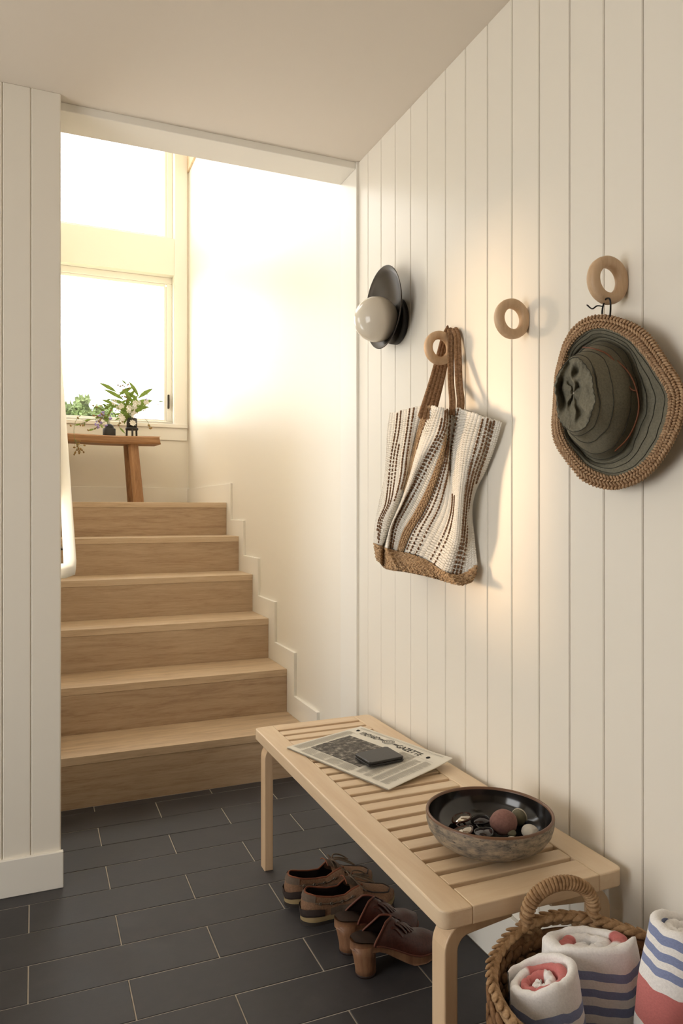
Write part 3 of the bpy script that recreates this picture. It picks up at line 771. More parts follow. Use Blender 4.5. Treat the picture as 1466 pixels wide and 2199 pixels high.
# jute base
bot = []
for i, s in enumerate(sv):
    q = base_line[int(round(s/(NCOL-1)*59))]; p1 = front[i, -1]; P = []
    for f in np.linspace(0, 1, 7):
        X = bagX(s, 1)-.006-.004*math.sin(PI*f); i2 = csamp(colsT, s)[-1]; pp = i2*(1-f)+q*f; P.append(onX(*zt4(pp), X))
    P.append(back_of(P[-1], s, 1)+[0, 0, .004]); P.append(back_of(p1, s, 1)); bot.append(P)
grel(grid('jute_base', bot, 'jute', bag, flip=True))
mbb = MB(); rnd = random.Random(5)
for i in range(0, NSs-1):
    for f in range(6):
        p = np.array(bot[i][f])*.5+np.array(bot[i+1][f+1])*.5; tdir = np.array(bot[min(i+1, NSs-1)][f])-np.array(bot[i][f])
        mbb.ell(p+[-.001, -.001, rnd.uniform(-.003, .003)], nrm(tdir)+np.array([0, 0, (.5 if f % 2 else -.5)+rnd.uniform(-.2, .2)]), .0058, .0024, .0018, (-1, -.4, 0), 4, 5)
stuff(grel(mbb.build('base_plait', 'jute', bag)))
# woven rows of the cotton: short fat stitches standing proud
mbc = MB()
rows_s = np.linspace(.06, NCOL-1.06, 50)
for s in rows_s:
    if 2.7 < s < 3.3 or 5.72 < s < 6.38: continue
    L = 74; off = rnd.random()
    for k in range(L):
        t = (k+.5*((int(s*10)) % 2)+.25)/L
        if t > .995: continue
        p = bag_pt(s, t); p2 = bag_pt(s, min(1, t+.01)); q = bag_pt(min(NCOL-1, s+.05), t)
        nn = nrm(np.cross(p2-p, q-p)); nn = nn if np.dot(nn, [-.75, -.66, 0]) > 0 else -nn
        wd = np.linalg.norm(q-p)/.05*(rows_s[1]-rows_s[0])*.5
        mbc.ell(p+nn*.0006, q-p, max(.002, wd*1.2), .0040, .0022, nn, 4, 5)
stuff(grel(mbc.build('cotton_stitches', 'cotton', bag)))
# dashed brown stripes
mbd = MB()
for s, t0, t1 in ((.85, .02, .9), (1.15, .0, .95), (1.4, .25, .98), (1.85, 0, .7), (2.15, 0, .62), (3.42, .02, .3), (4.75, .08, .98), (5.0, .02, 1), (5.3, .0, .98), (6.62, .1, .97), (6.95, .02, 1), (7.3, .3, 1), (8.0, .0, .35), (8.12, .48, .98), (8.4, .5, 1), (9.75, .02, 1), (10.15, .0, 1), (10.6, .02, 1), (11.2, .0, .4)):
    L = int(46*(t1-t0))
    for k in range(L):
        t = t0+(t1-t0)*(k+.5)/L; p = bag_pt(s, t); p2 = bag_pt(s, min(1, t+.01)); q = bag_pt(min(NCOL-1, s+.05), t)
        nn = nrm(np.cross(p2-p, q-p)); nn = nn if np.dot(nn, [-.75, -.66, 0]) > 0 else -nn
        e = rnd.uniform(.85, 1.2); mbd.ell(p+nn*.0026, p2-p, .0047*e, .0033*e, .0027, nn, 4, 5)
stuff(grel(mbd.build('dashed_stripes', 'bead', bag)))
def jute_band(s0, s1, t0, t1):
    G = [[bag_pt(s0+(s1-s0)*j/4, t0+(t1-t0)*i/40, .002+.002*math.sin(PI*j/4)) for j in range(5)] for i in range(41)]
    grel(grid('jute_band', G, 'jute', bag)); m_ = MB()
    for i in range(40):
        for j in range(4):
            p = (np.array(G[i][j])+np.array(G[i+1][j+1]))/2; d = np.array(G[min(i+2, 40)][j])-np.array(G[i][j]); e = np.array(G[i][j+1])-np.array(G[i][j])
            m_.ell(p+[-.0012, -.0006, 0], nrm(d)+nrm(e)*(.6 if j % 2 else -.6), .0062, .0026, .0022, (-1, -.4, 0), 4, 5)
    stuff(grel(m_.build('band_plait', 'jute', bag)))
jute_band(2.72, 3.28, 0, .62); jute_band(5.74, 6.36, .16, 1)
# straps: flat plaited jute over the ring, close to the wall
def strap(pts, w, side, taper=1.0):
    path = catmull(pts, 40); m_ = MB(); ww = w; scl = np.linspace(1, taper, 40)
    sect = [(-ww/2, -.002), (-ww/4, -.0032), (ww/4, -.0032), (ww/2, -.002), (ww/2, .002), (ww/4, .0032), (-ww/4, .0032), (-ww/2, .002)]
    G = sweep_pts(path, sect, up=np.array(side), scale=scl); grel(grid('strap', G, 'jutedark', bag, cv=True, caps=True))
    P, T, N = frames(path, up=np.array(side)); nj = 4 if w > .02 else 2
    for i in range(0, len(P)-1):
        B = np.cross(T[i], N[i])
        for h in (0, .5):
            c0 = P[i]*(1-h)+P[i+1]*h
            for j in range(nj):
                for sg in (-1, 1):
                    m_.ell(c0+B*((j+.5)/nj-.5)*w*scl[i]*.95+N[i]*.003*sg*scl[i], T[i]+B*(.55 if j % 2 else -.55), .0066, w*scl[i]/nj*.42, .0019, N[i], 4, 5)
    stuff(grel(m_.build('strap_plait', 'jutedark', bag)))
P3 = lambda x, y, X: onX(x, y, X)
strap([P3(916, 896, .985), P3(922, 872, 1.0), P3(938, 815, 1.055), P3(951, 762, 1.088), P3(959, 728, 1.0925), P3(968, 707, 1.0905)], .050, (-.55, -.83, 0), .62)
strap([P3(976, 708, 1.0885), P3(981, 722, 1.084), P3(983, 760, 1.078), P3(985, 820, 1.064), P3(989, 860, 1.056), P3(987, 888, 1.052)], .020, (-.6, -.8, 0))
strap([P3(966, 709, 1.0885), P3(967, 724, 1.076), P3(967, 760, 1.068), P3(968, 820, 1.05), P3(971, 862, 1.036), P3(970, 890, 1.03)], .017, (-.6, -.8, 0))

# ================================================================== olive hat with crochet edge
zh = lambda p: (1020+p[0]/3.287, 540+p[1]/3.287)
outer = [(890,450),(1040,480),(1180,545),(1265,640),(1360,785),(1440,905),(1478,1020),(1458,1180),(1400,1325),(1330,1445),(1240,1560),(1150,1630),(1000,1680),(880,1670),(760,1620),(690,1540),(620,1450),(562,1350),(545,1240),(552,1110),(560,980),(570,860),(592,770),(622,660),(682,550),(770,478)]
inner = [(880,540),(970,560),(1080,620),(1165,705),(1250,820),(1325,935),(1366,1035),(1352,1180),(1300,1330),(1225,1450),(1130,1530),(1000,1585),(880,1565),(775,1505),(700,1430),(640,1340),(605,1240),(600,1130),(603,1000),(615,870),(635,770),(665,690),(715,620),(785,565)]
HC = (930, 1040)
def polar(loop, n):
    L = catmull(loop, 400, True); a = np.arctan2(L[:, 1]-HC[1], L[:, 0]-HC[0]); o_ = np.argsort(a); a = a[o_]; L = L[o_]; out = []
    for k in range(n):
        t = -PI+2*PI*k/n; i = np.argmin(np.abs(np.angle(np.exp(1j*(a-t))))); r = np.linalg.norm(L[i]-HC); out.append(np.array([HC[0]+r*math.cos(t), HC[1]+r*math.sin(t)]))
    out = np.array(out)
    return np.array([(out[i-1]+out[i]*2+out[(i+1) % n])/4 for i in range(n)])
NH = 120
angs = np.array([-PI+2*PI*k/NH for k in range(NH)])
oL, iL = polar(outer, NH), polar(inner, NH)
ell = lambda cx, cy, rx, ry: np.array([(cx+rx*math.cos(a), cy+ry*math.sin(a)) for a in angs])
hat = thing('sun_hat', 'olive cotton sun hat with crochet raffia brim edge hanging from a ring hook', 'hat', (1.06, 1.13, 1.20))
ho = np.array(hat.location)
def hrel(o): o.location = -Vector(ho); return o
def loop3(L, X, wob=0, seed=0): return np.array([onX(*zh(L[k]), X+wob*mnoise.noise(Vector((math.cos(angs[k])*1.5+seed, math.sin(angs[k])*1.5, seed)))) for k in range(NH)])
bw = .010
base2 = ell(900, 1052, 276, 436)
keys = [loop3(oL*.02+iL*.98, 1.050, bw, 1), loop3(iL*.8+base2*.2, 1.054, bw, 1), loop3(iL*.45+base2*.55, 1.060, bw, 2), loop3(iL*.15+base2*.85, 1.068, .006, 3),
        loop3(base2, 1.074, .004, 4), loop3(ell(888, 1050, 256, 412), 1.062, .004, 5), loop3(ell(846, 1042, 232, 376), 1.030, .006, 6), loop3(ell(775, 1025, 182, 312), .990, .010, 7),
        loop3(ell(722, 1015, 150, 280), .962, .008, 8), loop3(ell(704, 1010, 134, 256), .952, .006, 9), loop3(ell(700, 1005, 116, 220), .953, .012, 10), loop3(ell(696, 1000, 80, 150), .962, .026, 11), loop3(ell(694, 1000, 40, 80), .962, .022, 12), loop3(ell(694, 1000, 4, 8), .960, 0, 13)]
K = np.array(keys)
rows = [catmull(K[:, k], 66) for k in range(NH)]
HG = np.array(rows).transpose(1, 0, 2)             # [row][angle]
for r in range(40, 62):                            # gathers round the crown top
    for k in range(NH):
        g = .0018*math.sin(angs[k]*31+2*math.sin(angs[k]*3))*math.exp(-((r-47)/4)**2)+.010*mnoise.noise(Vector((HG[r, k]*36)))*min(1, (r-40)/6)
        HG[r, k, 0] += g; HG[r, k, 2] += g*.4
for r in range(3, 40):
    for k in range(NH): HG[r, k, 0] += .009*mnoise.noise(Vector(HG[r, k]*15+np.array([5, 1, 2])))+.004*mnoise.noise(Vector(HG[r, k]*40))
hrel(grid('cloth_body', HG, 'twill', hat, cv=True))
for r in (5, 10, 15, 24, 29, 34, 39, 44):
    nnp = [HG[r, k]+np.array([-.0010, -.0006, 0]) for k in range(NH)]
    hrel(tube('stitch_line', nnp, .0007, 'stitch', hat, 5, True))
# crochet edge: three rows of slanted stitches
mbh = MB(); rnd = random.Random(9)
edge = np.array([loop3(oL*f+iL*(1-f), 1.054-.004*math.sin(PI*f), .010, 1) for f in np.linspace(0, 1, 7)])
hrel(grid('edge_backing', edge, 'crochet', hat, cv=True))
NCR = 150
for q, f in enumerate((.12, .38, .64, .90)):
    lp = loop3(oL*f+iL*(1-f), 1.0505-.003*math.sin(PI*f), .010, 1); lp = np.vstack([lp, lp[:1]])
    lo_ = loop3(oL*(f+.1)+iL*(.9-f), 1.0505, .010, 1); lo_ = np.vstack([lo_, lo_[:1]])
    for k in range(NCR):
        t = k/NCR*NH; i = int(t); fr = t-i; p = lp[i]*(1-fr)+lp[i+1]*fr; tg = nrm(lp[i+1]-lp[i]); rd = nrm((lo_[i]-lp[i]))
        ax = rd+tg*(.75 if q % 2 else -.75)
        wdt = np.linalg.norm(lo_[i]-lp[i])*10*.17
        mbh.ell(p+[-.0015, 0, 0]+rd*rnd.uniform(-.0006, .0006), ax, max(.0052, wdt), .0030, .0030, (-1, 0, 0), 4, 6)
        if q in (0, 3): mbh.ell(p+[.004, 0, 0], ax, max(.005, wdt), .0028, .0028, (-1, 0, 0), 3, 5)
stuff(hrel(mbh.build('crochet_stitches', 'crochet', hat)))
cordp = [onX(*zh(p), X) for p, X in (((760, 676), 1.026), ((850, 690), 1.015), ((940, 730), 1.020), ((1010, 820), 1.026), ((1090, 960), 1.034), ((1135, 985), 1.04))]
hrel(tube('hat_cord', catmull(cordp, 24), .0016, 'cord', hat, 6))
cordp = [onX(*zh(p), X) for p, X in (((1000, 770), 1.03), ((1080, 850), 1.036), ((1130, 950), 1.04), ((1155, 1080), 1.042), ((1135, 1200), 1.042), ((1075, 1320), 1.042), ((985, 1410), 1.042))]
hrel(tube('hat_cord', catmull(cordp, 30), .0016, 'cord', hat, 6))
# ribbon over the ring
rb = [(895, 470, 1.062), (897, 410, 1.058), (915, 345, 1.050), (938, 330, 1.044), (952, 345, 1.042), (955, 400, 1.046), (950, 470, 1.062)]
hrel(tube('ribbon', catmull([onX(1020+x/3.287, 540+y/3.287, X-.006) for x, y, X in rb], 30), .0018, 'black', hat, 6))
tl = [(900, 388, 1.05), (860, 384, 1.046), (825, 405, 1.042), (790, 378, 1.04)]
hrel(tube('ribbon_tail', catmull([onX(1020+x/3.287, 540+y/3.287, X-.012) for x, y, X in tl], 16), .0028, 'black', hat, 6, rb=.0012))

# ================================================================== basket and rolled towels
KC = np.array([.848, .905, 0]); KR, KH = .188, .385
bk = thing('seagrass_basket', 'round plaited seagrass basket holding rolled towels beside the bench', 'basket', KC)
def kr(z): return KR*(.80+.2*math.sin(min(1, z/.26)*PI/2))
zz = np.linspace(0.004, KH, 14)
lathe('wall', [(0, .004)]+[(kr(z), z) for z in zz]+[(kr(z)-.006, z) for z in zz[::-1]]+[(0, .01)], 'seagrassdark', bk, 56)
mbk = MB(); rnd = random.Random(12)
for q in range(15):
    z = .022+q*.0245; n = 40; r_ = kr(z)
    for k in range(n):
        a = 2*PI*(k+.5*(q % 2))/n; rad = np.array([math.cos(a), math.sin(a), 0]); tg = np.array([-math.sin(a), math.cos(a), 0])
        for sg, rr in ((1, r_+.003), (-1, r_-.009)):
            mbk.ell(rad*rr+[0, 0, z+rnd.uniform(-.003, .003)], tg+np.array([0, 0, (.5 if q % 2 else -.5)+rnd.uniform(-.15, .15)]), .0185, .0105, .0048, rad, 4, 6)
stuff(mbk.build('plaited_weave', 'seagrassdark', bk))
mbr = MB(); n = 62; rnd = random.Random(31)
def rimz(a): return KH+.006+.016*math.exp(-(((a-1.34+PI) % (2*PI)-PI)/.55)**2)
for k in range(n):
    a = 2*PI*k/n; rad = np.array([math.cos(a), math.sin(a), 0]); tg = np.array([-math.sin(a), math.cos(a), 0])
    c0 = rad*(KR-.002)+[0, 0, rimz(a)]; e = rnd.uniform(.85, 1.15)
    mbr.ell(c0+rad*.003+[0, 0, .002], tg+np.array([0, 0, .22])+rad*.30, .020*e, .0072, .0042, rad*.7+np.array([0, 0, .7]), 6, 7)
    mbr.ell(c0-rad*.004, tg-np.array([0, 0, .22])-rad*.30, .019*e, .0072, .0042, -rad*.6+np.array([0, 0, .8]), 6, 7)
    mbr.ell(c0-[0, 0, .010], tg-np.array([0, 0, .3]), .018*e, .0070, .0045, rad, 5, 6)
stuff(mbr.build('braided_rim', 'seagrass', bk))
for am in (1.34, -2.1):       # plaited gusset under each handle
    mg = MB()
    for q in range(5):
        for k in range(7-q):
            a = am+(k-(6-q)/2)*.105; rad = np.array([math.cos(a), math.sin(a), 0]); tg = np.array([-math.sin(a), math.cos(a), 0])
            if abs(a-am) < .2: continue
            mg.ell(rad*(KR-.003)+[0, 0, KH-.002+q*.009], tg+np.array([0, 0, (.7 if k % 2 else -.7)]), .014, .008, .005, rad, 4, 6)
    if mg.V: stuff(mg.build('handle_gusset', 'seagrass', bk))
def handle(a0, a1, rise, lean):
    p0 = np.array([KR*math.cos(a0), KR*math.sin(a0), KH+.012]); p1 = np.array([KR*math.cos(a1), KR*math.sin(a1), KH+.012]); mid = (p0+p1)/2; pts = []
    inn = nrm(-mid*[1, 1, 0])
    for t in np.linspace(0, PI, 40):
        c = mid-(p1-p0)/2*math.cos(t)*1.02; s = math.sin(t)
        pts.append(c+np.array([0, 0, rise*(abs(s)**.75)])+inn*lean*s+[0, 0, -.05*(1-s)**6])
    h = tube('handle', pts, .0095, 'seagrass', bk, 8)
    P, T, N = frames(pts); wr_ = []; turns = 34
    for i in range(turns*10):
        t = i/(turns*10-1)*(len(P)-1); j = min(int(t), len(P)-2); f = t-j; c = P[j]*(1-f)+P[j+1]*f; B = np.cross(T[j], N[j]); a = 2*PI*i/10
        wr_.append(c+.0098*(math.cos(a)*B+math.sin(a)*N[j]))
    tube('handle_wrap', wr_, .0042, 'seagrass', h, 6)
handle(1.70, .98, .082, .012); handle(-1.75, -2.45, .018, .012)

def towel(label, top, botc, rx, ry, ang, turns, stripes, reds, seed, twist=0.0, tilt=0.0):
    top = np.array(top); botc = np.array(botc); H = np.linalg.norm(top-botc); ax = nrm(top-botc)
    t = thing('rolled_towel', label, 'towel', botc)
    t.rotation_mode = 'QUATERNION'; t.rotation_quaternion = Vector((0, 0, 1)).rotation_difference(Vector(ax))
    nphi = int(56*turns); nz = 60; V = []; U = []; tot = 2*PI*turns; pitch_ = 1/(turns+.35)
    ca, sa = math.cos(ang), math.sin(ang); nse = lambda *a: mnoise.noise(Vector(a))
    for i in range(nphi):
        phi = tot*i/(nphi-1); frac = i/(nphi-1); last = frac > 1-1.1/turns
        rc = (.35+phi/(2*PI))*pitch_
        th = pitch_*.47*(1+.22*nse(phi*.8, seed, 0)+.10*nse(phi*3.1, seed, 4))
        rc += pitch_*.22*nse(phi*.55, seed*1.7, 9)*(0 if last else 1)
        if i < 5: th *= (.35+.13*i)
        if nphi-1-i < 6: th *= (.15+.14*(nphi-1-i))
        cs, sn = math.cos(phi+twist), math.sin(phi+twist)
        sq = 1+.07*nse(cs*1.3, sn*1.3, seed+rc)
        hz = H-.016*(1-frac)+.006*nse(phi*.9, seed*3.1, 1)+.004*nse(phi*3.3, seed*3.1, 5)+tilt*cs*rc
        tm = th*min(rx, ry)
        zlo = 0 if last else H-.10
        row = [(rc+th*.98, zlo+(hz-tm-zlo)*k/(nz-1)) for k in range(nz)]
        row += [(rc+th*.98*math.cos(PI*(k+.5)/7), hz-tm+tm*1.15*math.sin(PI*(k+.5)/7)) for k in range(7)]
        row += [(rc-th*.98, hz-tm-.012*(k+1)) for k in range(4)]
        red = 1.0 if any(r0 <= frac <= r1 for r0, r1 in reds) else 0.0
        for rr, z in row:
            wob = 1+.018*nse(cs*3, sn*3, z*26+seed)+.035*nse(cs*1.4, sn*1.4, z*8+seed)
            bulge = 1+.09*math.sin(PI*min(1, max(0, (H-z)/.22)))*(rr > .8)
            x = rx*rr*sq*wob*bulge*cs; y = ry*rr*sq*wob*bulge*sn
            V.append((x*ca-y*sa, x*sa+y*ca, z)); d = hz-z+.010*nse(cs*1.2, sn*1.2, seed)-tilt*.8*cs*rc
            U.append((min(max(d, 0.0), .399)/.4 if rr > .5 else 0.0, red))
    nr = nz+11
    o = obj('towel_cloth', V, grid_faces(nphi, nr), towelmat('striped_towel', stripes), t, True)
    ul = o.data.uv_layers.new(name='UVMap')
    for l in o.data.loops: ul.data[l.index].uv = U[l.vertex_index]
    return t
st1 = [(.038+k*.029, .052+k*.029, BLU) for k in range(9)]
st2 = [(.034+k*.0275, .047+k*.0275, BLU) for k in range(9)]
st3 = [(.006, .019, BLU), (.030, .043, BLU), (.054, .066, BLU), (.088, .150, RED)]+[(.23+k*.029, .243+k*.029, BLU) for k in range(4)]
towel('white towel roll with red inner wrap and blue stripes at the front of the basket', (.758, .966, .405), (.772, .915, .03), .059, .052, -.35, 3.2, st1, [(.30, .66)], 1, 1.2, .014)
towel('wide white towel roll with blue stripes at the back of the basket', (.886, .999, .420), (.892, .975, .03), .080, .044, -.42, 2.6, st2, [(.40, .47), (.60, .66)], 2, 2.2)
towel('tall towel roll with blue stripes at its top and a wide red band', (.957, .846, .503), (.890, .868, .03), .061, .055, -.5, 2.8, st3, [], 3, 1.0)

# ================================================================== shoes
def outline(t, W, toe=.5):
    # half widths (inner, outer) and centre line at fraction t from heel to toe
    heel = .72*math.sqrt(max(0, 1-((.16-t)/.16)**2)) if t < .16 else None
    body = np.interp(t, [0, .16, .4, .55, .70, .82, .92, 1], [.72, .72, .68, .82, 1.0, .97, .84, .55])
    h = heel if heel is not None else body
    if t > .86: h = body*math.sqrt(max(0, 1-((t-.86)/.14)**2.2))
    return h*W, .006*math.sin((t-.3)*PI)*(1 if t > .3 else 0)
def boat_shoe(label, loc, yaw, side):
    L, W = .292, .049
    t_ = thing('boat_shoe', label, 'shoe', (loc[0], loc[1], 0), yaw-PI/2, 'pair of boat shoes under the bench')
    n = 44; ts = [.5-.5*math.cos(PI*k/(n-1)) for k in range(n)]
    def ol(t, k=1.0, z=0, sg=1): h, c = outline(t, W); return np.array([side*c+sg*h*k, t*L, z])
    def ring(k, z, zt=0): return [ol(t, k, z+zt*max(0, t-.75)**2, 1) for t in ts]+[ol(t, k, z+zt*max(0, t-.75)**2, -1) for t in ts[::-1][1:-1]]
    def slab(name, lv, mat):
        G = [ring(k, z, zt) for k, z, zt in lv]; m = len(G[0]); V = [p for r in G for p in r]; Fc = grid_faces(len(G), m, cv=True)
        Fc += [tuple(range(m))[::-1], tuple((len(G)-1)*m+j for j in range(m))]; return obj(name, V, Fc, mat, t_, True)
    slab('outsole', [(.94, 0, .12), (1.0, .004, .12), (1.02, .010, .10), (1.0, .012, .1)], 'rubber')
    slab('midsole', [(1.0, .0115, .1), (1.035, .014, .1), (1.035, .024, .06), (.99, .027, .06)], 'cream')
    slab('insole', [(.9, .0275, .05), (.9, .030, .05)], 'lining')
    # quarter: wall round the heel, open at the top
    def collar(t): return float(np.interp(t, [0, .06, .16, .3, .42, .50, .58], [.086, .085, .078, .069, .067, .080, .088]))
    tt = [.60-.60*k/30 for k in range(31)]; path = [(t, 1) for t in tt]+[(t, -1) for t in tt[::-1][1:]]
    nz = 9
    def wallp(t, sg, f, off=0):
        h, c = outline(max(t, .0015), W); zt = collar(t); z = .024+(zt-.024)*f
        lean = 1+.05*math.sin(PI*f)-.16*f**1.6*(1 if t > .1 else .8)
        yb = t*L+(.010*f*(1-t/.2) if t < .2 else 0)-.005*math.sin(PI*f)*max(0, 1-t/.15)
        return np.array([side*c+sg*(h*lean+off), yb+(-off if t < .05 else 0), z])
    G = [[wallp(t, sg, f) for f in np.linspace(0, 1, nz)]+[wallp(t, sg, f, -.0035) for f in np.linspace(1, 0, nz)] for t, sg in path]
    q = grid('quarter', G, 'boat', t_, smooth=True)
    tube('collar_edging', [wallp(t, sg, 1.0, -.0016) for t, sg in path], .0026, 'edging', t_, 6)
    grid('lining', [[wallp(t, sg, f, -.0042) for f in np.linspace(.02, .98, nz)] for t, sg in path], 'lining', t_)
    hp = [(t, sg) for t, sg in path if t < .21]
    grid('heel_counter', [[wallp(t, sg, f, .0034) for f in np.linspace(-.30, .34+.1*math.sin(12*t), 9)] for t, sg in hp], 'boatdark', t_)
    hp = [(t, sg) for t, sg in path if t < .12]
    grid('heel_patch', [[wallp(t, sg, f, .0018) for f in np.linspace(.72, 1.0, 5)] for t, sg in hp], 'taupe', t_)
    for sg in (-1, 1):
        grid('side_panel', [[wallp(t, sg, f, .002) for f in np.linspace(.02, .5-.6*abs(t-.36), 5)] for t in np.linspace(.26, .52, 12)], 'taupe', t_)
        tube('side_lace', [wallp(t, sg, .70, .0022+.001*math.sin(t*90)) for t in np.linspace(.10, .52, 26)], .0019, 'lace', t_, 6)
        for t in (.15, .27, .38, .49):
            c0 = wallp(t, sg, .70, .003); nn = np.array([sg, 0, 0]); tube('eyelet', [c0+.0036*np.array([0, math.cos(a), math.sin(a)]) for a in np.linspace(0, 2*PI, 13)[:-1]], .0013, 'eyelet', t_, 5, True)
    # vamp
    def vamp(t, x, lift=0):
        h, c = outline(t, W); hz = float(np.interp(t, [.44, .52, .60, .72, .84, .92, 1.0], [.092, .090, .079, .061, .051, .047, .036]))
        s = (1-abs(x)**3.2)**.5; return np.array([side*c+x*h*(1.02-.10*s), t*L, .024+(hz-.024)*s+lift])
    tv = list(np.linspace(.485, .86, 16))+[.86+.139*math.sin(PI/2*k/10) for k in range(1, 11)]
    xv = [math.sin(PI/2*k) for k in np.linspace(-1, 1, 25)]
    grid('vamp', [[vamp(t, x) for x in xv] for t in tv], 'boat', t_)
    seam = [vamp(t, -.66, .001) for t in np.linspace(.56, .90, 14)]+[vamp(.90+.055*math.cos(a*PI/2), -.66*math.sin(-a*PI/2)*-1 if False else .66*a, .0012) for a in np.linspace(-.95, .95, 17)]+[vamp(t, .66, .001) for t in np.linspace(.90, .56, 14)]
    tube('toe_seam', catmull(seam, 70), .0021, 'boatdark', t_, 6)
    # tongue and throat panel
    grid('tongue', [[np.array([x*.024, (.60-.155*f)*L, .080+.026*f-.010*x*x+.004*math.sin(3*f)]) for x in np.linspace(-1, 1, 9)] for f in np.linspace(0, 1, 9)], 'taupe', t_)
    tube('tongue_edging', [np.array([x*.024, (.60-.155)*L, .106-.010*x*x]) for x in np.linspace(-1, 1, 9)], .0018, 'edging', t_, 5)
    # laces: two crossings and a bow with loops and ends
    for t in (.505, .555):
        tube('lace', [vamp(t+.012*x, x*.62, .004+.004*(1-x*x)) for x in np.linspace(-1, 1, 12)], .0021, 'lace', t_, 6)
    kn = vamp(.525, 0, .010); mbn = MB(); mbn.ell(kn, (1, .3, 0), .009, .006, .006, (0, 0, 1), 6, 8); mbn.build('lace_knot', 'lace', t_)
    for sg in (-1, 1):
        lp = [kn, kn+[sg*.018, .014, .006], kn+[sg*.030, .044, -.006], kn+[sg*.022, .066, -.020], kn+[sg*.008, .050, -.010], kn+[sg*.004, .016, .003], kn]
        tube('lace_loop', catmull(lp, 34), .0021, 'lace', t_, 6)
        ed = [kn, kn+[sg*.020, -.004, .008], kn+[sg*.036, .012, -.008], kn+[sg*.044, .030, -.026]]
        tube('lace_end', catmull(ed, 18), .0020, 'lace', t_, 6)
    return t_
boat_shoe('brown boat shoe under the bench, farther from the clogs', (.676, 2.030), math.atan2(.03, .3), 1)
boat_shoe('brown boat shoe under the bench, next to the clogs', (.688, 1.925), math.atan2(-.004, .3), -1)

